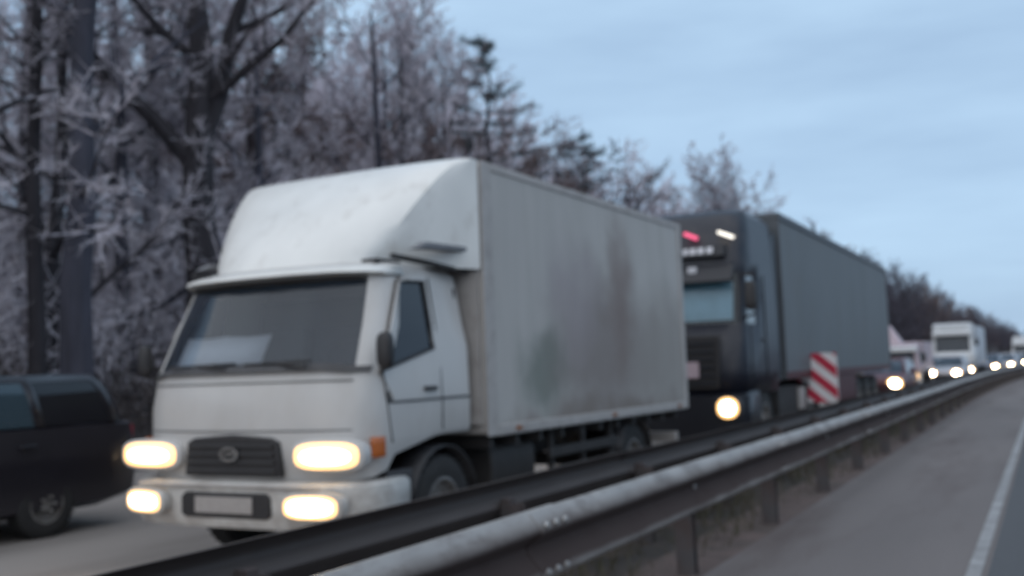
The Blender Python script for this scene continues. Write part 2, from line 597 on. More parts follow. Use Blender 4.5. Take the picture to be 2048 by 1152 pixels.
def guardrail(root, X, ztop, zg, sp, first, n_post, m, mp, side, kx=cv):
    L = 2 * sp
    mb = MB()
    outer = [(side * x, z) for x, z in WB]
    inner = [(side * (x - .006), z * .985) for x, z in WB]
    ring = outer + inner[::-1]
    mb.loft([[(x, y, z) for x, z in ring] for y in (-.15, L + .15)], True, True, True)
    for q in (-.1, .1):                            # splice overlap plate
        pass
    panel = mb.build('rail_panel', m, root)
    bl = MB()
    for yy in (-.1, 0, .1, sp):
        for zz in (-.105, .105) if yy != sp else (0,):
            bl.lathe_x(side * (.082 if zz else .006), yy, zz, [(0, .017), (side * .012, .015), (side * .015, .002)], 8)
    bolts = bl.build('bolt', boltm, panel)
    bolts['kind'] = 'stuff'          # heads of a few millimetres, seven to a panel
    pm = MB()
    h = ztop - zg + .25                             # sigma-profile post
    px = -side * .065
    prof = [(px - .06, -.045), (px + .06, -.045), (px + .06, -.036), (px - .052, -.036), (px - .052, .036), (px + .06, .036), (px + .06, .045), (px - .06, .045)]
    pm.loft([[(x, y, z) for x, y in prof] for z in (-h + .02, -.12)], True, True, True)
    pm.box(min(side * .003, px), max(side * .003, px), -.035, .035, -.24, -.09)
    post = pm.build('post', mp, root)
    zc = ztop - .165
    for i in range(n_post):
        Y = first + i * sp
        o = post if i == 0 else post.copy()
        if i:
            C.objects.link(o)
            o.parent = root
        a = math.atan2(kx(Y + 1) - kx(Y - 1), 2)
        o.location = (X + kx(Y), Y, ztop - .02)
        o.rotation_euler = (random.uniform(-.012, .012), random.uniform(-.015, .015), -a)
        if i % 2 == 0:
            p = panel if i == 0 else panel.copy()
            if i:
                C.objects.link(p)
                p.parent = root
                b2 = bolts.copy()
                C.objects.link(b2)
                b2.parent = p
            a = math.atan2(kx(Y + L) - kx(Y), L)
            p.location = (X + kx(Y) + ((i // 2) % 2) * .007 * side, Y, zc + random.uniform(-.006, .006))
            p.rotation_euler = (random.uniform(-.0012, .0012), 0, -a)


random.seed(5)
gr = thing('guardrail', 'bright galvanised steel guardrail on posts beside the near road shoulder', 'guardrail')
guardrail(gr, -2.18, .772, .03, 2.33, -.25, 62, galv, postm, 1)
gr2 = thing('guardrail', 'dull brown weathered guardrail behind the bright one, in front of the lorry wheels', 'guardrail')
guardrail(gr2, -3.05, .752, 0, 2.33, -1.3, 62, galvold, postm, -1)

# dry grass on the median between the rails
rng = np.random.default_rng(11)
N = 16000
yy = rng.uniform(1.5, 70, N) ** 1
xx = -3.5 + 1.2 * rng.uniform(0, 1, N) ** 1.5
hh = rng.uniform(.05, .2, N) * (1 + .6 * np.sin(yy * 1.7 + xx * 3))
az_ = rng.uniform(0, 2 * PI, N)
bw = rng.uniform(.004, .011, N)
ln_ = rng.uniform(-.08, .08, (N, 2))
cvv = .0006 * np.maximum(0, yy - 30) ** 2
V = np.zeros((N, 3, 3), np.float32)
V[:, 0] = np.stack([xx + cvv + np.cos(az_) * bw, yy + np.sin(az_) * bw, np.full(N, -.02)], 1)
V[:, 1] = np.stack([xx + cvv - np.cos(az_) * bw, yy - np.sin(az_) * bw, np.full(N, -.02)], 1)
V[:, 2] = np.stack([xx + cvv + ln_[:, 0], yy + ln_[:, 1], np.abs(hh)], 1)
tag(raw('grass', V.reshape(-1, 3), np.arange(N * 3).reshape(-1, 3), grassm), kind='stuff')


# ------------------------------------------------------------------ first lorry: white box truck
def half_ring(hw, yf, r, z, yrear, zs=None, wf=None, wr=None, mid=None):
    """front-centre to rear along the near side; zs: per-column z"""
    cols = [(0, yf), (.36 * hw, yf + .012), (.68 * hw, yf + .05 + .10 * r), (.87 * hw, yf + .10 + .42 * r), (.965 * hw, yf + .16 + .75 * r),
            (hw, yf + .24 + r), (hw, wf if wf else yf + .34 + r), (hw, wr if wr else .98), (hw, 1.1), (hw, yrear)]
    return [(x, y, (zs[i] if zs else z)) for i, (x, y) in enumerate(cols)]


def full(h):
    return h + [(-x, y, z) for x, y, z in h[:0:-1]]


def lorry():
    R = thing('box_truck', 'white box lorry with four lit lamps and a rounded roof fairing, nearest of the queue', 'truck', (-5.285, 5.754, 0), -.0164)
    HW, YR = 1.10, 1.5
    rows = [
        half_ring(1.09, .03, .10, .70, YR, [.70, .70, .70, .70, .72, .76, .86, .95, .96, .96]),
        half_ring(1.105, .0, .10, .95, YR, [.95, .95, .95, .95, .97, .98, .99, 1.0, 1.0, 1.0]),
        half_ring(1.11, .01, .10, 1.22, YR, [1.22] * 6 + [1.225, 1.23, 1.235, 1.235]),
        half_ring(1.10, .05, .12, 1.47, YR, [1.50, 1.50, 1.49, 1.48, 1.47, 1.46, 1.455, 1.62, 1.64, 1.64], .31, 1.0),
        half_ring(1.06, .19, .14, 1.80, YR, None, .48, 1.02),
        half_ring(1.00, .33, .16, 2.13, YR, [2.15, 2.15, 2.14, 2.13, 2.12, 2.12, 2.12, 2.13, 2.13, 2.13], .67, 1.03),
        half_ring(.985, .33, .17, 2.20, YR, [2.23, 2.23, 2.22, 2.21, 2.20] + [2.20] * 5),
        half_ring(.93, .42, .18, 2.27, YR - .04),
    ]
    rings = [full(h) for h in rows]
    nn = len(rings[0])
    mir = {}

    def hc(j):                                     # column of the half ring for face j
        return j if j < 9 else nn - 1 - j

    def is_ws(i, j):
        return 3 <= i <= 4 and hc(j) <= 2

    def is_sw(i, j):
        return 3 <= i <= 4 and hc(j) == 6

    mb = MB()
    mb.loft(rings, True, False, True, skip=lambda i, j: is_ws(i, j) or is_sw(i, j) or hc(j) == 9 and False)
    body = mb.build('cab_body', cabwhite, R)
    so_ = body.modifiers.new('thick', 'SOLIDIFY')
    so_.thickness = .03
    so_.offset = -1
    bv = body.modifiers.new('bevel', 'BEVEL')
    bv.width = .012
    bv.segments = 2
    bv.limit_method = 'ANGLE'
    bv.angle_limit = math.radians(40)
    ws = MB()
    ws.loft([[(x * .998, y + .012, z) for x, y, z in r] for r in rings], True, skip=lambda i, j: not is_ws(i, j))
    ws.build('windscreen', windg, R)
    for s in (1, -1):
        sw = MB()
        sw.loft([[(x * .988, y, z) for x, y, z in r] for r in rings], True, skip=lambda i, j: not (is_sw(i, j) and (j < 10) == (s > 0)))
        sw.build('side_window', sideg, R)
        tr = MB()                                  # rubber seal round the side window
        pts = [(s * 1.101, .31, 1.455), (s * 1.061, .48, 1.80), (s * 1.002, .67, 2.125), (s * 1.001, 1.03, 2.135), (s * 1.061, 1.02, 1.80), (s * 1.101, 1.0, 1.62), (s * 1.101, .31, 1.455)]
        tr.tube(pts, .012, 6)
        tr.build('window_seal', black, R)
        dr = MB()                                  # door shut lines: thin dark recess strips standing 2 mm proud
        dr.tube([(s * 1.002, 1.09, 2.17), (s * 1.063, 1.09, 1.80), (s * 1.102, 1.09, 1.45), (s * 1.112, 1.09, 1.24), (s * 1.108, 1.09, 1.0)], .006, 5)
        dr.tube([(s * 1.103, .33, 1.45), (s * 1.112, .36, 1.24), (s * 1.108, .42, .95)], .006, 5)
        dr.tube([(s * 1.108, .36, 1.232), (s * 1.113, .7, 1.234), (s * 1.112, 1.49, 1.24)], .009, 5)
        dr.build('door_seam', darkgrey, R)
        h_ = MB()
        h_.box(min(s * 1.105, s * 1.135), max(s * 1.105, s * 1.135), .84, 1.0, 1.30, 1.335)
        h_.build('door_handle', darkgrey, R, .008)
        ar = MB()                                  # mirror on a bent arm
        ar.tube([(s * 1.08, .33, 1.44), (s * 1.15, .27, 1.46), (s * 1.16, .26, 1.50)], .012, 6)
        a_ = ar.build('mirror_arm', black, R)
        mi_ = MB()
        mi_.loft([[(x, y, z) for x, _, z in sup(s * 1.175, 0, 1.60, w, h)] for y, w, h in ((.22, .045, .09), (.235, .06, .12), (.27, .065, .13), (.285, .06, .125))], True, True, True)
        mi_.build('mirror', black, a_)
        st = MB()                                  # cab step under the door
        st.box(min(s * .9, s * 1.09), max(s * .9, s * 1.09), .40, .72, .47, .50)
        st.box(min(s * .98, s * 1.07), max(s * .98, s * 1.07), .40, .72, .50, .74)
        st.build('step', darkgrey, R, .01)
    # interior
    i_ = MB()
    i_.prism_x([(.26, 1.0), (.26, 1.46), (.36, 1.50), (.62, 1.47), (.68, 1.30), (.68, 1.0)], -.92, .92)
    i_.build('dashboard', darkgrey, R, .02)
    for x in (-.6, -.02, .58):
        s_ = MB()
        s_.box(x - .24, x + .24, .78, 1.2, 1.02, 1.2)
        s_.prism_x([(1.16, 1.2), (1.30, 1.2), (1.40, 1.85), (1.28, 1.87)], x - .23, x + .23)
        s_.build('seat', seatm, R, .03)
    sw = MB()
    path = [(.55 + .2 * math.cos(a), .60 + .09 * math.sin(a), 1.52 + .18 * math.sin(a)) for a in np.linspace(0, 2 * PI, 25)]
    sw.tube(path, .016, 6, False)
    sw.tube([(.35, .60, 1.52), (.75, .60, 1.52)], .014, 6)
    sw.tube([(.55, .60, 1.52), (.55, .48, 1.40)], .025, 8)
    sw.build('steering_wheel', black, R)
    bk = MB()
    bk.box(-1.02, 1.02, 1.44, 1.46, 1.0, 2.1)
    bk.build('cab_rear_lining', darkgrey, R)
    # roof visor lip and fairing
    v_ = MB()
    vr = []
    for z, k, dy in ((2.165, 1.0, -.06), (2.185, 1.0, -.115), (2.215, .99, -.10), (2.24, .985, .0)):
        h = [(x * k, y + dy * (1 - .3 * i / 4) if i < 5 else y, z) for i, (x, y, _) in enumerate(half_ring(1.01, .33, .18, 0, YR))][:6]
        vr.append([(-x, y, zz) for x, y, zz in h[:0:-1]] + h)
    v_.loft(vr, False)
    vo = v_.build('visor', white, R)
    md = vo.modifiers.new('thick', 'SOLIDIFY')
    md.thickness = .012
    sh = MB()
    sh.tube([(-x, y - .005, 2.145) for x, y, _ in half_ring(1.0, .33, .16, 0, YR)[3:0:-1]] + [(x, y - .005, 2.145) for x, y, _ in half_ring(1.0, .33, .16, 0, YR)[:4]], .016, 6)
    sh.build('windscreen_seal', black, R)
    f_ = MB()
    fr = []
    K = 12
    for q in range(K + 1):
        t_ = q / K
        z = 2.26 + .905 * (1 - (1 - t_) ** 1.25)
        yf = .42 + .98 * t_ ** 1.15
        hw = .80 + .375 * t_ ** .8
        yr_ = 1.60
        k_ = 1 - .75 * t_
        h = [(0, yf), (.35 * hw, yf + .02 * k_), (.65 * hw, yf + .07 * k_), (.86 * hw, yf + .15 * k_ + .01), (.96 * hw, yf + .24 * k_ + .025), (hw, yf + .36 * k_ + .05),
             (hw + (1.188 - hw) * .5, (yf + .36 * k_ + .05 + yr_) / 2), (1.188, yr_)]
        h = [(x, y, z) for x, y in h]
        fr.append([(-x, y, zz) for x, y, zz in h[:0:-1]] + h)
    f_.loft(fr, False)
    top = [(x, y, z) for x, y, z in fr[-1]]
    f_.add(top, [tuple(range(len(top)))])
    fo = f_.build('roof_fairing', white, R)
    fb = MB()                                      # fairing's shadow gap: black block stands in for the shade between roof and fairing
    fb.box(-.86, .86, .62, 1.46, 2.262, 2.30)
    fb.build('fairing_gap_shade', black, R)
    for s in (1, -1):
        e = MB()
        e.prism_x([(.75, 2.36), (1.52, 2.40), (1.56, 2.44), (.9, 2.425)], s * 1.05, s * 1.135)
        e.build('fairing_side_slot', slotm, R, .01)
        e = MB()
        e.tube([(s * 1.0, .62, 2.305), (s * 1.03, 1.0, 2.285), (s * 1.08, 1.55, 2.24)], .022, 6)
        e.build('fairing_edge_seal', black, R)
    # wipers and cowl
    cw = MB()
    h = half_ring(1.085, .02, .12, 0, YR)[:5]
    rr2 = []
    for dz, dy in ((1.475, -.012), (1.515, .02), (1.525, .055)):
        hh_ = [(x, y + dy, dz - (.02 if i > 2 else 0)) for i, (x, y, _) in enumerate(h)]
        rr2.append([(-x, y, z) for x, y, z in hh_[:0:-1]] + hh_)
    cw.loft(rr2, False)
    cw.build('windscreen_cowl', darkgrey, R)
    for x0_, x1_ in ((-.70, -.05), (.05, .66)):
        w_ = MB()
        w_.tube([(x0_ + .60, .03, 1.505), (x0_ + .45, .045, 1.52), (x0_ + .30, .07, 1.54)], .012, 6)
        w_.tube([(x0_, .075, 1.535), (x1_, .075, 1.545)], .010, 6)
        w_.build('wiper', black, R)
    for z, kx, dy in ((1.40, 1.10, .034), (1.055, 1.105, .004)):
        hr_ = half_ring(kx, dy - .004, .11, z, YR)[:4]
        ps = MB()
        ps.tube([(-x, y, z_) for x, y, z_ in hr_[:0:-1]] + hr_, .0045, 5)
        ps.build('panel_seam', darkgrey, R)
    # grille
    gb = MB()
    poly = [(-.46, .735), (.46, .735), (.43, .98), (.36, 1.01), (.0, 1.035), (-.36, 1.01), (-.43, .98)]
    gb.prism_y(poly, -.022, .03)
    go = gb.build('grille', black, R, .012)
    for k in range(4):
        sl = MB()
        w2 = .42 - .008 * k
        z = .775 + k * .058
        sl.prism_x([(-.04, z), (-.02, z - .012), (-.02, z + .016), (-.036, z + .012)], -w2, w2)
        sl.build('slat', black, go)
    em = MB()
    ring_o = sup(0, -.052, .895, .085, .05, 28, 2)
    ring_i = sup(0, -.052, .895, .068, .036, 28, 2)
    em.loft([[(x, -.04, z) for x, _, z in ring_o], ring_o, ring_i, [(x, -.04, z) for x, _, z in ring_i]], True)
    em.prism_y([(-.05, .885), (.05, .895), (.05, .91), (-.05, .90)], -.05, -.04)
    em.build('emblem', rimm, go)
    # bumper
    bu = MB()
    br = []
    for z, k, dy in ((.36, .97, .02), (.375, 1.03, -.06), (.42, 1.045, -.085), (.60, 1.05, -.09), (.675, 1.045, -.085), (.70, 1.02, -.05), (.705, .97, .04)):
        hh_ = [(x * k, y + dy, z) for x, y, _ in half_ring(1.1, .0, .08, 0, YR)[:6]] + [(1.1 * k, .56, z)]
        br.append([(-x, y, zz) for x, y, zz in hh_[:0:-1]] + hh_)
    bu.loft(br, False)
    bo = bu.build('bumper', bumperm, R)
    md = bo.modifiers.new('thick', 'SOLIDIFY')
    md.thickness = .02
    rc = MB()
    rc.prism_y([(-.42, .47), (-.38, .45), (.38, .45), (.42, .47), (.42, .60), (.38, .63), (-.38, .63), (-.42, .60)], -.098, -.05)
    rc.build('bumper_intake', black, bo, .01)
    ls = MB()
    ls.box(-.85, .85, -.108, -.07, .668, .688)
    ls.build('bumper_strip', boxtrim, bo, .006)
    pl = MB()
    pl.box(-.27, .27, -.112, -.099, .485, .60)
    pl.build('number_plate', platem, R, .004)
    for s in (1, -1):
        hb = MB()                                  # headlamp housing
        yb, tl_, wd_ = (.055, .22, 1.0) if s > 0 else (.02, .04, 1.2)
        hb.loft([[(x, y + s * tl_ * (x - s * .83), z) for x, y, z in sup(s * .83, yy_, .885, w * wd_, h)] for yy_, w, h in
                 ((yb + .06, .27, .115), (yb - .02, .27, .115), (yb - .035, .245, .095))], True, True, True)
        ho = hb.build('headlight', cabwhite, R)
        lens('headlight_lens', s * .83, yb - .037, .885, .238 * wd_, .092, lampo, ho, .02, s * tl_)
        lens('headlight_bulb', s * .83, yb - .05, .88, .19 * wd_, .058, lampg, ho, .03, s * tl_, 2.4)
        sl_ = bpy.data.lights.new('headlight_beam', 'SPOT')
        sl_.energy, sl_.color, sl_.spot_size, sl_.spot_blend, sl_.shadow_soft_size = 110, (1, .74, .45), math.radians(95), .7, .06
        sp_ = bpy.data.objects.new('headlight_beam', sl_)
        C.objects.link(sp_)
        sp_.parent = R
        sp_.location = (s * .83, -.12, .88)
        sp_.rotation_euler = (math.radians(76), 0, 0 if s else 0)
        sp_.rotation_euler = Vector((0, -1, -.16)).to_track_quat('-Z', 'Y').to_euler()
        fh = MB()
        fh.loft([sup(s * .79, yy_, .55, w, h) for yy_, w, h in ((-.03, .235, .098), (-.10, .235, .098), (-.112, .215, .085))], True, True, True)
        for i, v in enumerate(fh.v):
            fh.v[i] = (v[0], v[1] + s * .16 * (v[0] - s * .79), v[2])
        fo_ = fh.build('fog_light', bumperm, R)
        lens('fog_light_lens', s * .79, -.113, .55, .205, .078, lampo, fo_, .012, s * .16)
        lens('fog_light_bulb', s * .79, -.12, .55, .175, .058, fogg, fo_, .02, s * .16, 2.6)
        tn = MB()
        tn.loft([[(s * (1.075 + .03 * k_), .20 + .11 * k_ + .0 * k_, z) for z in (.86, .9, .96, 1.0)] for k_ in (0, .5, 1)], False)
        to = tn.build('turn_signal', amber, R)
        md = to.modifiers.new('thick', 'SOLIDIFY')
        md.thickness = .025
        md.offset = 1
    # chassis, wheels
    ch = MB()
    for s in (1, -1):
        ch.box(s * .42 - .04, s * .42 + .04, .3, 6.4, .58, .80)
    for y in (.6, 1.6, 2.6, 3.6, 4.6, 5.6, 6.3):
        ch.box(-.46, .46, y, y + .09, .6, .78)
    ch.box(-.9, .9, 1.1, 1.2, .34, .46)
    ch.box(-.9, .9, 5.05, 5.2, .34, .48)
    for y in np.arange(1.75, 6.5, .45):
        ch.box(-1.14, 1.14, y, y + .06, .80, .90)
    ch.box(-.36, .36, .2, 1.2, .45, .95)
    ch.build('chassis', chass, R)
    for s in (1, -1):
        wheel(R, s * .95, 1.15, .40, .24, s)
        wheel(R, s * .94, 5.12, .40, .23, s, True)
        for cy in (1.15, 5.12):                    # wheel arch liners
            mg = MB()
            pts = [(cy + .47 * math.cos(a), .41 + .47 * math.sin(a)) for a in np.linspace(.05 * PI, .95 * PI, 11)]
            rows_ = [[(x, y, z) for y, z in pts] for x in (s * .70, s * 1.09)]
            mg.loft(rows_, False)
            mo = mg.build('mudguard', black, R)
            md = mo.modifiers.new('thick', 'SOLIDIFY')
            md.thickness = .015
        sg_ = MB()
        for z in (.44, .62):
            sg_.box(min(s * 1.08, s * 1.12), max(s * 1.08, s * 1.12), 2.9, 4.5, z, z + .09)
        for y in (3.0, 3.7, 4.4):
            sg_.box(min(s * 1.03, s * 1.08), max(s * 1.03, s * 1.08), y, y + .06, .44, .88)
        sg_.build('side_guard', chass, R, .006)
    tk = MB()
    tk.loft([sup(.80, y, .62, .24, .2, 20, 4) for y in (1.95, 2.75)], True, True, True)
    tk.build('fuel_tank', chass, R, .02)
    bb = MB()
    bb.box(-1.08, -.56, 1.95, 2.7, .45, .84)
    bb.build('battery_box', chass, R, .02)
    ub = MB()
    ub.box(-1.08, 1.08, 6.42, 6.50, .50, .62)
    ub.box(.4, .5, 6.36, 6.42, .55, .85)
    ub.box(-.5, -.4, 6.36, 6.42, .55, .85)
    ub.build('rear_underrun_bar', boxtrim, R, .01)
    # box body
    bx = MB()
    bx.box(-1.19, 1.19, 1.64, 6.57, .915, 3.15)
    bo = bx.build('box_body', bm_, R, .02)
    ft = MB()                                      # corner posts, top and bottom rails, proud of the skin
    for s in (1, -1):
        a, b_ = sorted((s * 1.185, s * 1.202))
        ft.box(a, b_, 1.625, 1.80, .90, 3.165)
        ft.box(a, b_, 6.47, 6.585, .90, 3.165)
        ft.box(a, b_ - .001 if s > 0 else b_, 1.80, 6.47, .90, .985)
        ft.box(a, b_ - .001 if s > 0 else b_, 1.80, 6.47, 3.10, 3.165)
    ft.build('box_frame', boxtrim, R, .008)
    for y in (2.1, 4.2, 6.2):
        mk = MB()
        mk.box(1.2, 1.215, y, y + .10, .925, .96)
        mk.build('side_marker', ambero, R, .004)
    fp = MB()
    fp.box(-1.15, 1.15, 1.60, 1.64, 1.0, 3.1)
    fp.build('box_front_wall', boxtrim, R)
    return R


R1 = lorry()
# sheet of paper lying behind the windscreen
pp = MB()
pp.loft([[(-.74 + .84 * i / 4, .15 + .008 * (2 - i) ** 2 + .13 * j / 2 + .008 * math.sin(i * 2), 1.545 + .21 * j / 2 + .006 * math.sin(i * 3 + j)) for i in range(5)] for j in range(3)], False)
po = pp.build('paper_sheet', paperm)
po.modifiers.new('thick', 'SOLIDIFY').thickness = .004
po.location = R1.location
po.rotation_euler = R1.rotation_euler
tag(po, 'white sheet lying on the dashboard behind the windscreen of the white box lorry', 'paper')


# ------------------------------------------------------------------ second lorry: dark tractor with grey trailer
def artic():
    R = thing('articulated_lorry', 'dark navy articulated lorry with grey curtain trailer close behind the white one', 'truck', (-5.24, 15.15, 0), .002)
    HW = 1.24
    def hr(hw, yf, r, z, zr=None):
        return [(0, yf, z), (.4 * hw, yf + .01, z), (.78 * hw, yf + .04, z), (.93 * hw, yf + .08 + r * .3, z), (hw, yf + .12 + r, z), (hw, .85, z), (hw, 1.30, z), (hw, 2.2, z)]
    rows = [hr(1.2, .0, .08, .95), hr(1.24, -.02, .08, 1.3), hr(1.24, .0, .1, 2.02), hr(1.235, .07, .1, 2.40), hr(1.22, .15, .1, 2.80), hr(1.21, .19, .12, 3.0),
            hr(1.2, .32, .14, 3.45), hr(1.17, .50, .16, 3.72), hr(1.05, .72, .2, 3.84)]
    rings = [full(h) for h in rows]
    nn = len(rings[0])
    hc = lambda j: j if j < 7 else nn - 1 - j
    isw = lambda i, j: 2 <= i <= 3 and hc(j) <= 2
    iss = lambda i, j: 2 <= i <= 3 and hc(j) == 4
    mb = MB()
    mb.loft(rings, True, False, True, skip=lambda i, j: isw(i, j) or iss(i, j))
    body = mb.build('cab_body', navy, R)
    md = body.modifiers.new('thick', 'SOLIDIFY')
    md.thickness = .03
    md.offset = -1
    w_ = MB()
    w_.loft([[(x * .997, y + .012, z) for x, y, z in r] for r in rings], True, skip=lambda i, j: not isw(i, j))
    w_.build('windscreen', blueg, R)
    for s in (1, -1):
        sw = MB()
        sw.loft([[(x * .99, y, z) for x, y, z in r] for r in rings], True, skip=lambda i, j: not (iss(i, j) and (j < 8) == (s > 0)))
        sw.build('side_window', sideg, R)
        m2 = MB()
        m2.tube([(s * 1.2, .2, 2.75), (s * 1.42, .1, 2.72)], .025, 6)
        m2.tube([(s * 1.2, .2, 2.1), (s * 1.42, .1, 2.15)], .02, 6)
        m2.loft([sup(s * 1.36, y, 2.42, w, h) for y, w, h in ((.02, .07, .18), (.04, .09, .22), (.12, .09, .22))], True, True, True)
        m2.build('mirror', black, R)
        d = MB()
        d.tube([(s * 1.245, 1.36, 2.8), (s * 1.246, 1.36, 1.2)], .01, 5)
        d.tube([(s * 1.245, .42, 2.02), (s * 1.246, .42, 1.2)], .01, 5)
        d.build('door_seam', black, R)
        h_ = MB()
        h_.box(min(s * 1.24, s * 1.27), max(s * 1.24, s * 1.27), 1.1, 1.28, 1.75, 1.8)
        h_.build('door_handle', darkgrey, R, .01)
        for k, z in enumerate((.45, .75)):
            st = MB()
            st.box(min(s * .95, s * 1.22), max(s * .95, s * 1.22), .35, .8, z, z + .05)
            st.build('step', darkgrey, R, .01)
        fa = MB()                                  # side fairing behind the cab
        fa.box(min(s * 1.17, s * 1.21), max(s * 1.17, s * 1.21), 2.2, 2.52, 1.1, 3.6)
        fa.build('side_deflector', navydark, R, .02)
    # visor, roof sign, marker lamps
    v_ = MB()
    v_.prism_x([(.13, 2.92), (-.10, 2.66), (-.085, 2.64), (.15, 2.86)], -1.12, 1.12)
    v_.build('sun_visor', navydark, R, .01)
    sg_ = MB()
    sg_.prism_x([(.235, 3.05), (.11, 3.05), (.17, 3.24), (.31, 3.24)], -.98, .98)
    so_ = sg_.build('roof_sign', navydark, R, .01)
    random.seed(8)
    x = -.85
    while x < .80:                                 # pale letter-like marks, not legible in the photo
        w = random.uniform(.05, .1)
        t_ = MB()
        t_.prism_x([(.110, 3.10), (.102, 3.10), (.141, 3.20 - random.uniform(0, .02)), (.150, 3.20)], x, x + w)
        t_.build('sign_mark', signlit, so_)
        x += w + random.uniform(.025, .05)
    for s, m_ in ((1, whitelit), (-1, redlit)):
        t_ = MB()
        if s > 0:
            t_.prism_y([(.88, 3.45), (.86, 3.41), (1.08, 3.31), (1.11, 3.35)], .20, .30)
        else:
            t_.prism_y([(.36, 3.47), (.34, 3.42), (.53, 3.33), (.56, 3.38)], .17, .24)
        t_.build('marker_light', m_, R)
    cu = MB()  # pale panel added behind the glass to give the windscreen a bluish sheen
    cu.prism_x([(.13, 2.08), (.15, 2.08), (.27, 2.66), (.25, 2.66)], -1.06, 1.06)
    cu.build('windscreen_sheen_panel', paleblue, R)
    bd = MB()
    bd.box(.42, .56, .03, .08, 2.80, 2.90)
    bd.build('roof_badge', signlit, R, .01)
    # lower front: grille, bumper, lamps
    gb = MB()
    gb.prism_y([(-.85, 1.05), (.85, 1.05), (.9, 1.85), (-.9, 1.85)], -.05, .0)
    go = gb.build('grille', black, R, .02)
    for k in range(6):
        sl = MB()
        z = 1.12 + k * .12
        sl.prism_x([(-.075, z), (-.05, z - .02), (-.05, z + .04), (-.07, z + .03)], -.8, .8)
        sl.build('slat', navydark, go)
    pn = MB()
    pn.box(.36, .56, -.085, -.076, 1.22, 1.46)
    pn.build('pale_plate', pink, R, .01)
    bu = MB()
    br = []
    for z, k, dy in ((.28, .96, .05), (.33, 1.0, -.05), (.6, 1.01, -.08), (.95, 1.0, -.06), (1.0, .97, .02)):
        h = [(x * k, y + dy, z) for x, y, _ in hr(1.24, 0, .1, 0)[:6]]
        br.append([(-x, y, zz) for x, y, zz in h[:0:-1]] + h)
    bu.loft(br, False)
    bo = bu.build('bumper', navydark, R)
    bo.modifiers.new('thick', 'SOLIDIFY').thickness = .03
    for s in (1, -1):
        hb = MB()
        hb.loft([sup(s * .98, y, .77, w, h) for y, w, h in ((.0, .2, .16), (-.10, .2, .16), (-.115, .18, .145))], True, True, True)
        ho = hb.build('headlight', darkgrey, R)
        lens('headlight_lens', s * .98, -.117, .77, .165, .155, lampo, ho, .02, 0, 2.2)
        lens('headlight_bulb', s * .98, -.13, .77, .11, .105, lampf, ho, .03, 0, 2.2)
    # chassis and trailer
    ch = MB()
    for s in (1, -1):
        ch.box(s * .45 - .05, s * .45 + .05, .3, 15.6, .75, 1.02)
    for y in np.arange(1, 15.5, 1.2):
        ch.box(-.5, .5, y, y + .12, .78, 1.0)
    for y in (1.35, 5.0, 10.6, 11.9, 13.2):
        ch.box(-.95, .95, y - .07, y + .07, .42, .56)
    ch.box(.6, 1.15, 2.4, 3.9, .45, 1.0)
    ch.box(-1.15, -.6, 2.4, 3.9, .45, 1.0)
    ch.build('chassis', chass, R, .01)
    for s in (1, -1):
        wheel(R, s * 1.03, 1.4, .5, .3, s, holes=10)
        wheel(R, s * 1.0, 5.0, .5, .28, s, True, 10)
        for y in (10.6, 11.9, 13.2):
            wheel(R, s * 1.03, y, .5, .34, s, holes=10)
        sk_ = MB()
        sk_.box(min(s * 1.2, s * 1.24), max(s * 1.2, s * 1.24), 6.2, 9.8, .55, 1.12)
        sk_.build('side_skirt', chassred, R, .01)
        rl = MB()
        rl.box(min(s * 1.19, s * 1.262), max(s * 1.19, s * 1.262), 2.62, 15.78, 1.12, 1.25)
        rl.build('trailer_side_rail', chassred, R, .008)
        for cy in (1.4, 5.0):
            mg = MB()
            pts = [(cy + .57 * math.cos(a), .52 + .57 * math.sin(a)) for a in np.linspace(0, PI, 11)]
            mg.loft([[(x, y, z) for y, z in pts] for x in (s * .82, s * 1.2)], False)
            mg.build('mudguard', black, R).modifiers.new('thick', 'SOLIDIFY').thickness = .02
    tr = MB()                                      # gently bellied curtain with buckle seams
    pr = []
    for z, b_ in ((1.25, 0), (1.6, .008), (2.3, .02), (3.1, .015), (3.75, .003), (3.86, 0)):
        ring = [(-1.25 - b_, 2.65, z)]
        for k in range(0, 27):
            y = 2.65 + k * 13.13 / 26
            ring.append((1.25 + b_ * (1 + .4 * math.sin(k * 2.1)), y, z))
        ring.append((-1.25 - b_, 15.78, z))
        pr.append(ring)
    tr.loft(pr, True, True, True)
    tr.build('trailer_curtain', curtain, R)
    te = MB()
    te.box(-1.275, 1.275, 2.62, 15.8, 3.86, 3.99)
    te.build('trailer_roof_rail', curtainedge, R, .02)
    tf = MB()
    tf.box(-1.27, 1.27, 2.60, 2.645, 1.12, 3.86)
    tf.build('trailer_front_wall', curtainedge, R, .01)
    tf = MB()
    tf.box(-1.27, 1.272, 15.78, 15.82, 1.12, 3.86)
    tf.build('trailer_rear_door', curtainedge, R, .01)
    rb = MB()
    rb.box(-1.2, 1.2, 15.6, 15.72, .48, .62)
    rb.build('rear_underrun_bar', chassred, R, .01)
    # red and white striped warning board at the trailer's near side
    yb = 4.75
    x0, x1, z0, z1 = .98, 1.72, .64, 1.56
    wb = MB()
    wb.prism_y([(x0, z0 + .06), (x0 + .06, z0), (x1 - .06, z0), (x1, z0 + .06), (x1, z1 - .06), (x1 - .06, z1), (x0 + .06, z1), (x0, z1 - .06)], yb, yb + .02)
    wo_ = wb.build('warning_board', signwhite, R)
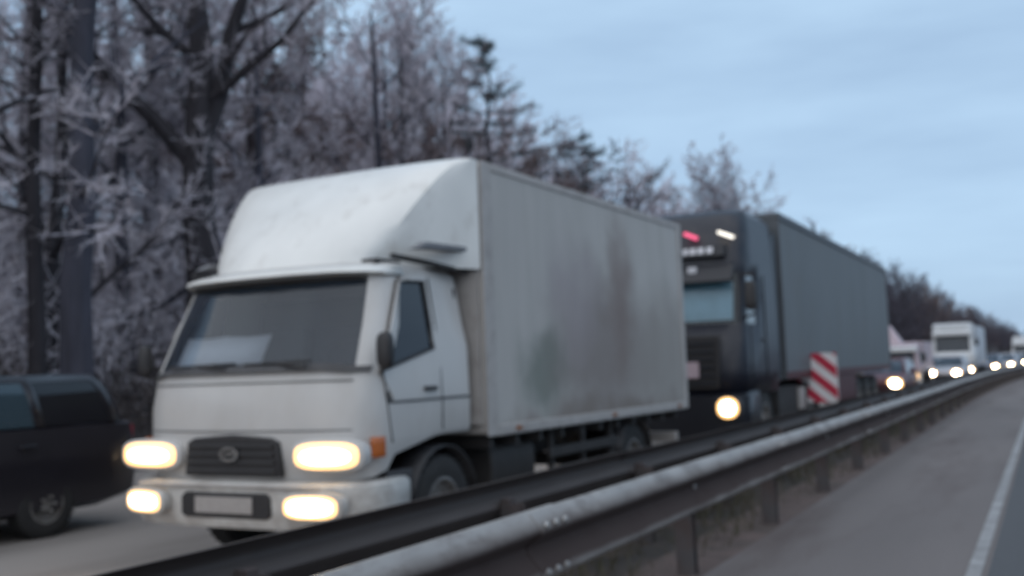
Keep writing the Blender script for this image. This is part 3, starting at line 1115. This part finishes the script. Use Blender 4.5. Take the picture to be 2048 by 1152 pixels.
    for k in range(-2, 4):
        za = z0 + k * .40 + .05

        def clip(poly):
            for (ax, lim, sgn) in ((1, z0, 1), (1, z1, -1)):
                out = []
                for i in range(len(poly)):
                    p, q = poly[i], poly[(i + 1) % len(poly)]
                    ip, iq = sgn * (p[ax] - lim) >= 0, sgn * (q[ax] - lim) >= 0
                    if ip:
                        out.append(p)
                    if ip != iq:
                        t_ = (lim - p[ax]) / (q[ax] - p[ax])
                        out.append((p[0] + t_ * (q[0] - p[0]), p[1] + t_ * (q[1] - p[1])))
                poly = out
                if not poly:
                    return []
            return poly
        poly = clip([(x0 + .01, za + .62), (x1 - .01, za), (x1 - .01, za + .2), (x0 + .01, za + .82)])
        if len(poly) >= 3:
            sb = MB()
            sb.prism_y(poly, yb - .006, yb + .001)
            sb.build('red_stripe', signred, wo_)
    ws_ = MB()
    ws_.tube([(1.2, yb + .05, 1.2), (1.3, yb + .03, 1.2)], .025, 6)
    ws_.tube([(1.2, yb + .05, .9), (1.3, yb + .03, .9)], .025, 6)
    ws_.build('board_bracket', chass, R)
    wt = MB()
    wt.box(.95, 1.19, 3.95, 4.4, .55, .95)
    wt.build('tool_box', boxtrim, R, .02)
    return R


artic()


# ------------------------------------------------------------------ cars
def car(name, label, cat, loc, rz, L, Wd, H, paint, belt=.95, hood=1.05, tail=.4, wlit=True, lampz=.65, lampx=.58, wb=2.65, fo=.9, cabin0=None,
        pill=None, glass=sideg, hood_z=.88, group=None, lampm=None, lr=(.24, .18), glass2=None):
    R = thing(name, label, cat, loc, rz, group)
    hw = Wd / 2
    # lower body: cross sections along the car
    sec = [(0, .80, .42, .64), (.05, .88, .30, .72), (.25, .96, .24, hood_z - .06), (hood * .7, .99, .2, hood_z), (hood, 1.0, .2, belt), (L * .55, 1.0, .2, belt),
           (L - .45, .99, .22, belt + .01), (L - .08, .95, .28, belt), (L, .88, .42, belt - .15)]
    rings = []
    for y, k, zb, zt in sec:
        w = hw * k
        h = [(0, zb), (w * .8, zb), (w * .97, zb + .06), (w, zb + (zt - zb) * .4), (w * .985, zb + (zt - zb) * .7), (w * .94, zt - .03), (w * .86, zt), (0, zt + .02)]
        rings.append([(x, y, z) for x, z in h] + [(-x, y, z) for x, z in h[-2:0:-1]])
    mb = MB()
    mb.loft(rings, True, True, True)
    mb.build('body', paint, R)
    # greenhouse
    c0 = cabin0 if cabin0 is not None else hood - .05
    p = pill or [c0 + .55, c0 + 1.45, L - tail - .75]
    rw = hw * .78
    def plan(w, y0, y1, z, sh):
        ws = y1 - y0
        a = [(0, y0), (w * .6, y0 + .03), (w * .9, y0 + .12), (w, y0 + .28)]
        q = [p[0] + sh, p[1] - .05 + sh * .4, p[1] + .05 + sh * .4, p[2] - sh * .2 - .05, p[2] - sh * .2 + .05, y1 - .25]
        a += [(w, max(y0 + .30, v)) for v in q]
        a += [(w * .9, y1 - .06), (w * .6, y1 - .01), (0, y1)]
        h = [(x, y, z) for x, y in a]
        return h + [(-x, y, zz) for x, y, zz in h[-2:0:-1]]
    gr_ = [plan(hw * .93, c0, L - tail * .4, belt, 0), plan(hw * .86, c0 + .45, L - tail * .7, belt + (H - belt) * .55, .15), plan(rw, c0 + .80, L - tail, H - .07, .3),
           plan(rw * .9, c0 + .95, L - tail - .1, H, .3)]
    n1 = len(gr_[0])
    half = 12
    hc = lambda j: j if j < half else n1 - 1 - j
    isg = lambda i, j: i <= 1 and hc(j) in (0, 1, 3, 4, 6, 8, 10, 11)
    mb = MB()
    mb.loft(gr_, True, False, True, skip=isg)
    o = mb.build('cabin', paint, R)
    md = o.modifiers.new('thick', 'SOLIDIFY')
    md.thickness = .025
    md.offset = -1
    for nm, cols, sd_ in (('windscreen', (0, 1), 0), ('side_window', (3, 4), 1), ('side_window', (3, 4), -1), ('side_window', (6,), 1), ('side_window', (6,), -1), ('side_window', (8,), 1), ('side_window', (8,), -1), ('rear_window', (10, 11), 0)):
        gm = MB()
        gm.loft([[(x * .99, y, z) for x, y, z in r] for r in gr_], True, skip=lambda i, j: not (isg(i, j) and hc(j) in cols and (sd_ == 0 or (j < half) == (sd_ > 0))))
        gm.build(nm, (glass2 if glass2 and cols == (8,) else glass) if nm == 'side_window' else windg, R)
    it = MB()
    for y in (c0 + 1.25, c0 + 2.2):
        for s in (1, -1):
            it.box(s * .38 - .22, s * .38 + .22, y, y + .12, .5, belt + .22)
            it.box(s * .38 - .22, s * .38 + .22, y - .4, y, .45, .6)
    it.build('seat', seatm, R, .03)
    for s in (1, -1):
        hb = MB()
        hb.loft([sup(s * lampx * 1.02, y, lampz, lr[0], lr[1]) for y in (.16, .03)], True, True, True)
        ho = hb.build('headlight', chrome, R)
        lens('headlight_lens', s * lampx * 1.02, .026, lampz, lr[0] * .95, lr[1] * .95, lampo, ho, .02, 0, 2.4)
        lens('headlight_bulb', s * lampx * 1.02, .012, lampz, lr[0] * .66, lr[1] * .7, lampf, ho, .03, 0, 2.2)
        wheel(R, s * (hw - .12), fo, .32, .21, s, holes=5)
        wheel(R, s * (hw - .12), fo + wb, .32, .21, s, holes=5)
        mi = MB()
        mi.loft([sup(s * (hw + .10), y, belt + .06, w, h) for y, w, h in ((c0 + .42, .06, .05), (c0 + .45, .1, .075), (c0 + .55, .1, .075))], True, True, True)
        mi.build('mirror', paint, R)
        dh = MB()
        for y in (p[1] - .28, p[1] + .75):
            dh.box(min(s * (hw - .01), s * (hw + .015)), max(s * (hw - .01), s * (hw + .015)), y, y + .16, belt - .2, belt - .165)
        dh.build('door_handle', paint, R, .006)
        sm = MB()
        sm.tube([(s * hw * .985, p[1], belt - .04), (s * (hw + .001), p[1], .62), (s * hw * .985, p[1], .3)], .005, 4)
        sm.tube([(s * hw * .985, p[0] - .15, belt - .04), (s * (hw + .001), p[0] - .15, .62), (s * hw * .985, p[0] - .15, .3)], .005, 4)
        sm.build('door_seam', black, R)
        ta = MB()
        ta.box(s * (hw - .22) - .1, s * (hw - .22) + .1, L - .06, L - .02, belt - .22, belt - .05)
        ta.build('tail_light', signred, R, .01)
    gl = MB()
    gl.prism_y([(-.45, .42), (.45, .42), (.5, .6), (-.5, .6)], -.012, .03)
    gl.build('grille', black, R, .01)
    return R


# the dark minivan in the far lane at the left edge: its rear half shows
car('minivan', 'dark minivan in the far lane, left of the white box lorry', 'car', (-9.36, 3.15, 0), 0, 4.75, 1.74, 1.54, vanblack, belt=1.05, hood=.85,
    tail=.25, pill=[1.45, 2.55, 3.55], wb=2.75, fo=.85, hood_z=.98, wlit=True, glass=vang, glass2=sideg)
# the queue behind the grey trailer
car('car', 'dark red car with lit headlamps right behind the grey trailer', 'car', (-4.78, 32.9, 0), 0, 4.3, 1.72, 1.42, reddark, group='cars queueing with headlamps on')
car('car', 'small silver car between the pale pink lorry and the white lorry', 'car', (-4.22, 49.6, 0), -.01, 4.1, 1.7, 1.45, silver, group='cars queueing with headlamps on', lampx=.5)
car('car', 'dark grey car emerging behind the white lorry far back', 'car', (-3.65, 71, 0), -.03, 4.3, 1.75, 1.45, bluegrey, group='cars queueing with headlamps on')
car('car', 'dark car farthest back in the queue, near the right edge', 'car', (-2.95, 87, 0), -.05, 4.3, 1.75, 1.45, bluegrey, group='cars queueing with headlamps on')


car('car', 'pale car in the far queue just ahead of the last dark one', 'car', (-3.0, 79, 0), -.04, 4.3, 1.75, 1.45, silver, group='cars queueing with headlamps on')
for yy_ in (97, 118, 127):
    car('car', 'one of the farthest cars, little more than its headlamps at the right edge', 'car', (-5.1 + cv(yy_) * .95, yy_, 0), -.06, 4.3, 1.75, 1.45, bluegrey, group='farthest cars of the queue')


def small_lorry(label, loc, rz, W_, Hc, paint, toppaint, Hbox, Lb, deflector, wz0, wz1, boxpaint, boxw=None):
    R = thing('lorry', label, 'truck', loc, rz)
    hw = W_ / 2
    def hr(k, yf, z):
        w = hw * k
        return [(0, yf, z), (.45 * w, yf + .01, z), (.84 * w, yf + .05, z), (w, yf + .2, z), (w, .75, z), (w, 1.15, z), (w, 1.6, z)]
    rows = [hr(.98, .0, .75), hr(1, .0, wz0), hr(.97, .12, (wz0 + wz1) / 2), hr(.94, .24, wz1), hr(.93, .26, Hc - .06), hr(.85, .4, Hc)]
    rings = [full(h) for h in rows]
    nn = len(rings[0])
    hc = lambda j: j if j < 6 else nn - 1 - j
    isw = lambda i, j: 1 <= i <= 2 and hc(j) <= 1
    iss = lambda i, j: 1 <= i <= 2 and hc(j) == 4
    mb = MB()
    mb.loft(rings, True, False, True, skip=lambda i, j: isw(i, j) or iss(i, j))
    o = mb.build('cab_body', paint, R)
    md = o.modifiers.new('thick', 'SOLIDIFY')
    md.thickness = .03
    md.offset = -1
    for nm, fn in (('windscreen', isw), ('side_window', lambda i, j: iss(i, j) and j < 6), ('side_window', lambda i, j: iss(i, j) and j >= 6)):
        g_ = MB()
        g_.loft([[(x * .99, y + .01, z) for x, y, z in r] for r in rings], True, skip=lambda i, j: not fn(i, j))
        g_.build(nm, windg if nm == 'windscreen' else sideg, R)
    it = MB()
    it.box(-hw * .9, hw * .9, 1.5, 1.55, .8, wz1)
    it.box(-hw * .9, hw * .9, .25, .6, .8, wz0)
    it.build('cab_lining', darkgrey, R)
    v_ = MB()
    v_.prism_x([(.28, wz1 + .02), (.02, wz1 - .02), (.02, wz1 + .16), (.30, wz1 + .22)], -hw * .92, hw * .92)
    v_.build('sun_visor', toppaint, R, .015)
    bu = MB()
    bu.box(-hw, hw, -.08, .5, .35, .74)
    bu.build('bumper', toppaint, R, .03)
    gb = MB()
    gb.box(-hw * .6, hw * .6, -.02, .02, .78, wz0 - .2)
    gb.build('grille', darkgrey, R, .01)
    for s in (1, -1):
        hb = MB()
        hb.loft([sup(s * hw * .74, y, .66, .24, .19) for y in (.0, -.095)], True, True, True)
        ho = hb.build('headlight', chrome, R)
        lens('headlight_lens', s * hw * .74, -.097, .66, .23, .18, lampo, ho, .02, 0, 2.4)
        lens('headlight_bulb', s * hw * .74, -.11, .66, .17, .13, lampf, ho, .03, 0, 2.2)
        wheel(R, s * (hw - .16), 1.0, .42, .26, s)
        wheel(R, s * (hw - .16), Lb - .9, .42, .26, s, True)
        m2 = MB()
        m2.loft([sup(s * (hw + .14), y, (wz0 + wz1) / 2 + .05, w, h) for y, w, h in ((.1, .07, .17), (.13, .1, .2), (.2, .1, .2))], True, True, True)
        m2.tube([(s * hw * .95, .25, wz1 - .05), (s * (hw + .14), .15, wz1 - .1)], .02, 5)
        m2.build('mirror', black, R)
    ch = MB()
    ch.box(-.5, .5, .3, Lb, .6, .85)
    ch.build('chassis', chass, R)
    bx = MB()
    bw_ = boxw or hw
    bx.box(-bw_, bw_, 1.75, Lb, .95, Hbox)
    bx.build('box_body', boxpaint, R, .02)
    if deflector:
        d = MB()
        x0, x1, z1 = deflector
        d.add([(x0, .5, Hc - .02), (x1 + .25, .5, Hc - .02), (x0, 1.6, Hc - .02), (x1 + .25, 1.6, Hc - .02), (x0, 1.2, z1), (x1 - .25, 1.2, z1), (x0, 1.6, z1), (x1 - .25, 1.6, z1)],
              [(0, 1, 5, 4), (2, 6, 7, 3), (0, 4, 6, 2), (1, 3, 7, 5), (4, 5, 7, 6)])
        d.build('roof_deflector', paint, R, .04)
    return R


small_lorry('pale pink lorry with tall roof deflector half hidden behind the grey trailer', (-5.55, 43.5, 0), 0, 1.95, 2.0, pink, palewhite, 2.05, 5.5, (-1.0, .05, 2.75), 1.05, 1.66, pink)
small_lorry('white lorry with broad white visor band in the middle of the queue', (-4.5, 58.5, 0), -.02, 2.05, 3.12, palewhite, palewhite, 3.0, 8.0, None, 1.62, 2.5, silver)
small_lorry('pale lorry at the far end of the queue by the right edge', (-2.0, 106, 0), -.07, 2.3, 2.7, palewhite, palewhite, 3.0, 8.0, None, 1.5, 2.2, palewhite)


# ------------------------------------------------------------------ trees
def perp(d, rng):
    r = rng.normal(size=3)
    p = np.cross(d, r)
    return p / (np.linalg.norm(p) + 1e-9)


class Tw:
    def __init__(self):
        self.v, self.n = [], 0

    def blade(self, P0, P1, w0, side):
        self.v.append(np.stack([P0 - side * w0, P0 + side * w0, P1], 1).reshape(-1, 3))

    def arrays(self):
        v = np.concatenate(self.v)
        return v, np.arange(len(v)).reshape(-1, 3)


def bare_tree(seed, H, r0_, spread=.42, nl=11, up=.45, fork=None, first=.22, nsub=8, ntw=8, nlet=7, tw=.015, sub_len=.42):
    """returns (trunk MB, [limb MBs], crown triangles). Limbs > branches > twigs > twiglets."""
    rng = np.random.default_rng(seed)
    trunk, limbs, crown = MB(), [], Tw()
    K = 9
    tp = []
    off = np.zeros(3)
    for i in range(K + 1):
        t_ = i / K
        off = off + np.array([rng.normal() * .06, rng.normal() * .06, 0]) * (H / 12)
        tp.append(np.array([off[0], off[1], t_ * H * .86]))
    trad = [r0_ * (1.25 if i == 0 else 1) * (1 - .92 * i / K) ** .8 + .008 for i in range(K + 1)]
    trunk.tube([tuple(p) for p in tp], trad, 9)

    def on_trunk(t_):
        f = t_ * K
        i = min(int(f), K - 1)
        return tp[i] + (tp[i + 1] - tp[i]) * (f - i), trad[i] + (trad[min(i + 1, K)] - trad[i]) * (f - i)
    specs = []
    if fork:
        for (ft, fa, fe, fl, fr) in fork:
            specs.append((ft, fa, fe, fl, fr))
    for i in range(nl):
        t_ = first + (.97 - first) * (i + rng.uniform(0, .8)) / nl
        specs.append((t_, rng.uniform(0, 2 * PI), up + rng.normal() * .18 + .35 * t_, H * spread * (1.12 - .62 * t_) * rng.uniform(.75, 1.15), None))
    for (t_, a, e, Ln, rad) in specs:
        p, tr_ = on_trunk(t_)
        d = np.array([math.cos(a) * math.cos(e), math.sin(a) * math.cos(e), math.sin(e)])
        n_ = 6
        path = [p]
        for k in range(n_):
            d = d + rng.normal(size=3) * .12 + np.array([0, 0, .06])
            d /= np.linalg.norm(d)
            path.append(path[-1] + d * Ln / n_)
        r1 = rad or max(.015, tr_ * .42)
        rads = [r1 * (1 - .9 * k / n_) + .005 for k in range(n_ + 1)]
        lm = MB()
        lm.tube([tuple(q) for q in path], rads, 6)
        P = np.array(path)
        for b_ in range(nsub):
            f = (.22 + .78 * (b_ + rng.uniform(0, 1)) / nsub) * n_
            i = min(int(f), n_ - 1)
            q = P[i] + (P[i + 1] - P[i]) * min(1, f - i)
            dd = P[i + 1] - P[i]
            dd = dd / np.linalg.norm(dd)
            bd = dd * .65 + perp(dd, rng) * .75 + np.array([0, 0, .18])
            bd /= np.linalg.norm(bd)
            bl = Ln * sub_len * rng.uniform(.6, 1.15) * (1.1 - .45 * f / n_)
            mid = q + bd * bl * .5 + rng.normal(size=3) * .06 * bl
            end = q + bd * bl + rng.normal(size=3) * .12 * bl + np.array([0, 0, .04 * bl])
            lm.tube([tuple(q), tuple(mid), tuple(end)], [rads[i] * .5 + .004, rads[i] * .3 + .004, .004], 4, False)
            T = rng.uniform(.15, 1, ntw)
            Q = np.where(T[:, None] < .5, q + (mid - q) * T[:, None] * 2, mid + (end - mid) * (T[:, None] * 2 - 1))
            D = bd * .6 + rng.normal(size=(ntw, 3)) * .55 + np.array([0, 0, .12])
            D /= np.linalg.norm(D, axis=1)[:, None]
            TL = bl * .5 * rng.uniform(.5, 1.1, ntw)[:, None]
            E_ = Q + D * TL
            sd_ = np.cross(D, rng.normal(size=(ntw, 3)))
            sd_ /= np.linalg.norm(sd_, axis=1)[:, None]
            crown.blade(Q, E_, tw * 1.1, sd_)
            crown.blade(Q, E_, tw * 1.1, np.cross(D, sd_))
            T2 = rng.uniform(.1, 1, (ntw, nlet, 1))
            Q2 = (Q[:, None] + (E_ - Q)[:, None] * T2).reshape(-1, 3)
            D2 = (D[:, None] * .7 + rng.normal(size=(ntw, nlet, 3)) * .6).reshape(-1, 3)
            D2 /= np.linalg.norm(D2, axis=1)[:, None]
            L2 = (TL[:, None] * rng.uniform(.18, .55, (ntw, nlet, 1))).reshape(-1, 1)
            s2 = np.cross(D2, rng.normal(size=D2.shape))
            s2 /= np.linalg.norm(s2, axis=1)[:, None]
            crown.blade(Q2, Q2 + D2 * L2, tw * .75, s2)
        limbs.append(lm)
    return trunk, limbs, crown.arrays()


def conifer(seed, H, r0_):
    rng = np.random.default_rng(seed)
    trunk, limbs, crown = MB(), [], Tw()
    trunk.tube([(rng.normal() * .03 * i, rng.normal() * .03 * i, H * i / 7) for i in range(8)], [r0_ * (1 - .93 * i / 7) for i in range(8)], 8)
    for i in range(20):
        t_ = .42 + .57 * i / 20
        for k in range(rng.integers(2, 4)):
            a = rng.uniform(0, 2 * PI)
            Ln = H * .24 * (1.15 - t_) ** .7 * rng.uniform(.6, 1.25)
            d = np.array([math.cos(a), math.sin(a), rng.normal() * .12])
            p = np.array([0, 0, H * t_])
            e = p + d * Ln + np.array([0, 0, .06 * Ln])
            lm = MB()
            lm.tube([tuple(p), tuple(p + d * Ln * .5 - np.array([0, 0, .05 * Ln])), tuple(e)], [.035 * (1.2 - t_) + .012, .02, .006], 5, False)
            limbs.append(lm)
            m_ = 170
            T = rng.uniform(.25, 1.03, (m_, 1))
            Q = p + (e - p) * T - np.array([0, 0, .05 * Ln]) * (1 - np.abs(2 * T - 1)) + rng.normal(size=(m_, 3)) * np.array([.10, .10, .05])
            D = d * .5 + rng.normal(size=(m_, 3)) * .7
            D /= np.linalg.norm(D, axis=1)[:, None]
            s2 = np.cross(D, rng.normal(size=D.shape))
            s2 /= np.linalg.norm(s2, axis=1)[:, None]
            crown.blade(Q, Q + D * rng.uniform(.12, .3, (m_, 1)), .014, s2)
    return trunk, limbs, crown.arrays()


def make_tree(name, label, parts, bark, twig, loc, rz=0, sc=1., group=None, big=7):
    trunk, limbs, (cv_, ct) = parts
    R = thing(name, label, 'tree', loc, rz, group)
    R.scale = (sc, sc, sc)
    trunk.build('trunk', bark, R)
    order = sorted(range(len(limbs)), key=lambda i: -max(math.dist(limbs[i].v[0], v) for v in limbs[i].v))
    rest = MB()
    for q, i in enumerate(order):
        if q < big:
            limbs[i].build('limb', bark, R)
        else:
            rest.add(limbs[i].v, limbs[i].f)
    if rest.v:
        rest.build('small_limbs', bark, R)
    raw('crown', cv_, ct, twig, R)
    return R


def tz(x):
    return hz(x) - .1


# trees one can pick out, front row
make_tree('forked_tree', 'big dark forked tree rising behind the roof fairing of the white lorry',
          bare_tree(21, 16.5, .42, .34, 9, fork=[(.38, 3.72, .90, 7.5, .21), (.41, .5, 1.2, 7, .20), (.44, 2.6, .5, 4, .1), (.47, .3, .45, 4.5, .1)], first=.52, nsub=7, nlet=13, tw=.009), barkm, twigb, (-14.6, 15.1, tz(-14.6)))
make_tree('bare_tree', 'thick straight blue grey trunk standing above the dark minivan', bare_tree(22, 16, .29, .27, 11, first=.38, nsub=7, nlet=13, tw=.009), barkb, twigb, (-13.9, 11.9, tz(-13.9)))
make_tree('bare_tree', 'leaning grey tree at the left edge of the photo', bare_tree(23, 14, .22, .32, 10, first=.3, nsub=6, nlet=13, tw=.009), barkm, twigb, (-14.3, 9.6, tz(-14.3)))
make_tree('bare_tree', 'slim dark trunk between the left edge tree and the thick blue grey trunk', bare_tree(24, 12.5, .17, .34, 10, first=.34, nlet=13, tw=.009), barkm, twigb, (-15.4, 12.0, tz(-15.4)))
make_tree('bare_tree', 'slim dark trunk above the middle of the white roof fairing', bare_tree(25, 11.5, .16, .36, 10, first=.3, nlet=12), barkm, twigb, (-16.6, 25.0, tz(-16.6)))
make_tree('pine_tree', 'tall thin pine with flat layered boughs standing above the front edge of the lorry box', conifer(26, 12.6, .20), barkm, needle, (-17.5, 32.2, tz(-17.5)), 0)
make_tree('pine_tree', 'short blue grey pine above the roof of the lorry box', conifer(27, 10.2, .15), barkb, needle, (-16.5, 38.0, tz(-16.5)), 1)
make_tree('brown_tree', 'rounded reddish brown tree over the rear end of the white box lorry', bare_tree(28, 9.8, .2, .40, 13, first=.15, nsub=9, nlet=9), barkm, twigc, (-15.2, 41.0, tz(-15.2)))
make_tree('fan_shaped_tree', 'fan shaped bare tree with upright stems behind the dark navy cab',
          bare_tree(29, 10.9, .12, .64, 42, up=1.0, first=.06, nsub=10, ntw=9, nlet=7, sub_len=.28), barkb, twigb, (-14.4, 52.5, tz(-14.4)))
make_tree('bare_tree', 'small lone tree whose top shows above the grey trailer roof', bare_tree(30, 11.5, .15, .3, 11, up=.9, nlet=6), barkm, twigb, (-15, 78, tz(-15)))

# the rest of the wood: copies of six kinds
protos = []
kinds = [(41, 14, .20, .40, 11, barkm, twiga), (42, 13, .17, .44, 12, barkm, twigb), (43, 14.5, .22, .36, 11, barkb, twiga), (44, 10.5, .15, .46, 13, barkm, twigc),
         (45, 12.8, .19, .40, 12, barkm, twigd), (46, 9.0, .12, .48, 13, barkm, twigb)]
LAB = ['bare frosted grey tree in the wood along the far side of the road', 'bare brown tree in the wood along the far side of the road',
       'bare dark tree in the distant wood at the end of the road']
GRP = ['frosted trees of the roadside wood', 'brown trees of the roadside wood', 'dark trees of the distant wood']
for s_, H, r_, spd, nl_, bk_, tw_ in kinds:
    protos.append(bare_tree(s_, H, r_, spd, nl_, nlet=12, first=.16))
proto_obj = {}


def place(kind, x, y, sc, far):
    tw_ = kinds[kind][6]
    gi = 2 if far else (1 if tw_ is twigc else 0)
    key = (kind, far)
    if key not in proto_obj:
        trunk, limbs, (v_, t_) = protos[kind]
        R = thing('bare_tree', LAB[gi], 'tree', (0, 0, 0), 0, GRP[gi])
        trunk.build('trunk', kinds[kind][5], R)
        lm = MB()
        for q in limbs:
            lm.add(q.v, q.f)
        lm.build('limbs', kinds[kind][5], R)
        raw('crown', v_, t_, (twigd if kind != 3 else twigc) if far else tw_, R)
        proto_obj[key] = R
        o = R
    else:
        o = copy_tree(proto_obj[key])
    o.location = (x + cv(y, .0001), y, tz(x))
    o.rotation_euler = (random.uniform(-.04, .04), random.uniform(-.04, .04), random.uniform(0, 6.28))
    o.scale = (sc * random.uniform(.9, 1.12),) * 2 + (sc,)
    o['label'], o['group'] = LAB[gi], GRP[gi]


random.seed(77)
y = 7.0
while y < 62:
    for row, x in enumerate((-16.3, -19.8, -24) if y < 34 else (-15.2, -16.6, -19.8, -24)):
        k = random.choice((0, 0, 1, 2, 2, 3, 5) if y < 34 else (0, 1, 3, 3, 4, 5))
        sc = (.92, .98, 1.05, 1.05)[row] * random.uniform(.86, 1.08) * (1 if y < 33 else .88 if y < 38 else .70 if y < 43 else .52)
        place(k, x + random.uniform(-1.2, 1.0), y + random.uniform(-1.3, 1.3), sc, False)
    y += 2.5
y = 64
while y < 360:
    for row, x in enumerate((-15.5, -19)):
        k = random.choice((0, 1, 3, 4, 5))
        hgt = 11.2 if y < 180 else 11.2 - 3.6 * min(1, (y - 180) / 160)
        place(k, x + random.uniform(-1.2, 1.0), y + random.uniform(-1.5, 1.5), hgt / kinds[k][1] * random.uniform(.82, 1.04), True)
    y += 4.0 if y < 150 else 5.5

# background wood up the hill: one mass, nobody could count it
rng = np.random.default_rng(5)
vs = []
for (Y0, Y1, X0, X1, cnt, kk) in ((2, 60, -62, -26, 120, (0, 2, 1)), (60, 130, -40, -22, 40, (4, 3, 1))):
    for i in range(cnt):
        v_, t_ = protos[kk[i % len(kk)]][2]
        x, y_ = rng.uniform(X0, X1), rng.uniform(Y0, Y1) + 0
        a = rng.uniform(0, 6.28)
        # keep it on the sight lines between the camera and the hill
        y_ = y_ * (-x / 26 if Y1 < 100 else 1)
        s_ = rng.uniform(.85, 1.1)
        sub = v_.reshape(-1, 3, 3)[rng.random(len(v_) // 3) < .55].reshape(-1, 3)
        c_, sn = math.cos(a), math.sin(a)
        w = np.stack([sub[:, 0] * c_ - sub[:, 1] * sn, sub[:, 0] * sn + sub[:, 1] * c_, sub[:, 2]], 1) * s_
        # thicken: these stand far off, twigs merge
        ctr = w.reshape(-1, 3, 3)
        ctr[:, 1] += (ctr[:, 1] - ctr[:, 0]) * 1.2
        vs.append((ctr.reshape(-1, 3) + np.array([x, y_, hz(x) - .2])).astype(np.float32))
allv = np.concatenate(vs)
tag(raw('woodland', allv, np.arange(len(allv)).reshape(-1, 3), twiga), kind='stuff')

# undergrowth at the wood's edge: stems and twigs, one mass
N = 52000
yy = rng.uniform(0, 1, N) ** 1.6 * 180 + 2
xx = -13.9 - np.abs(rng.normal(0, 3.2, N))
xx = xx - .0
base = np.array([hz(x) for x in xx])
clump = .55 + .45 * np.sin(yy * .9 + 1.3 * np.sin(xx * .7)) * np.sin(yy * .37 + 2)
hh = rng.uniform(.2, 1.0, N) * 2.6 * np.clip(clump, .25, 1)
z0 = base + hh * rng.uniform(0, .75, N)
D = rng.normal(size=(N, 3)) * .55 + np.array([0, 0, .75])
D /= np.linalg.norm(D, axis=1)[:, None]
P = np.stack([xx + .0001 * np.maximum(0, yy - 30) ** 2, yy, z0], 1)
Ln = rng.uniform(.3, .95, (N, 1))
s2 = np.cross(D, rng.normal(size=D.shape))
s2 /= np.linalg.norm(s2, axis=1)[:, None]
wd = rng.uniform(.008, .02, (N, 1)) * (1 + yy[:, None] / 60)
V = np.stack([P - s2 * wd, P + s2 * wd, P + D * Ln], 1).reshape(-1, 3)
tag(raw('undergrowth', V, np.arange(N * 3).reshape(-1, 3), brush), kind='stuff')

# frosted saplings and brushwood filling the slope between the trunks, one mass
N = 90000
yy = rng.uniform(0, 1, N) ** 1.25 * 62 + 2
xx = -15.5 - np.abs(rng.normal(0, 7, N))
base = np.array([hz(x) for x in xx])
clump = .6 + .4 * np.sin(yy * .7 + 2 * np.sin(xx * .5)) * np.sin(yy * .23 + xx * .31 + 1)
z0 = base + rng.uniform(0, 1, N) ** .8 * 6.5 * np.clip(clump, .3, 1)
D = rng.normal(size=(N, 3)) * .6 + np.array([0, 0, .55])
D /= np.linalg.norm(D, axis=1)[:, None]
P = np.stack([xx, yy, z0], 1)
s2 = np.cross(D, rng.normal(size=D.shape))
s2 /= np.linalg.norm(s2, axis=1)[:, None]
V = np.stack([P - s2 * rng.uniform(.01, .026, (N, 1)), P + s2 * .012, P + D * rng.uniform(.35, 1.2, (N, 1))], 1).reshape(-1, 3)
tag(raw('brushwood', V, np.arange(N * 3).reshape(-1, 3), twiga), kind='stuff')
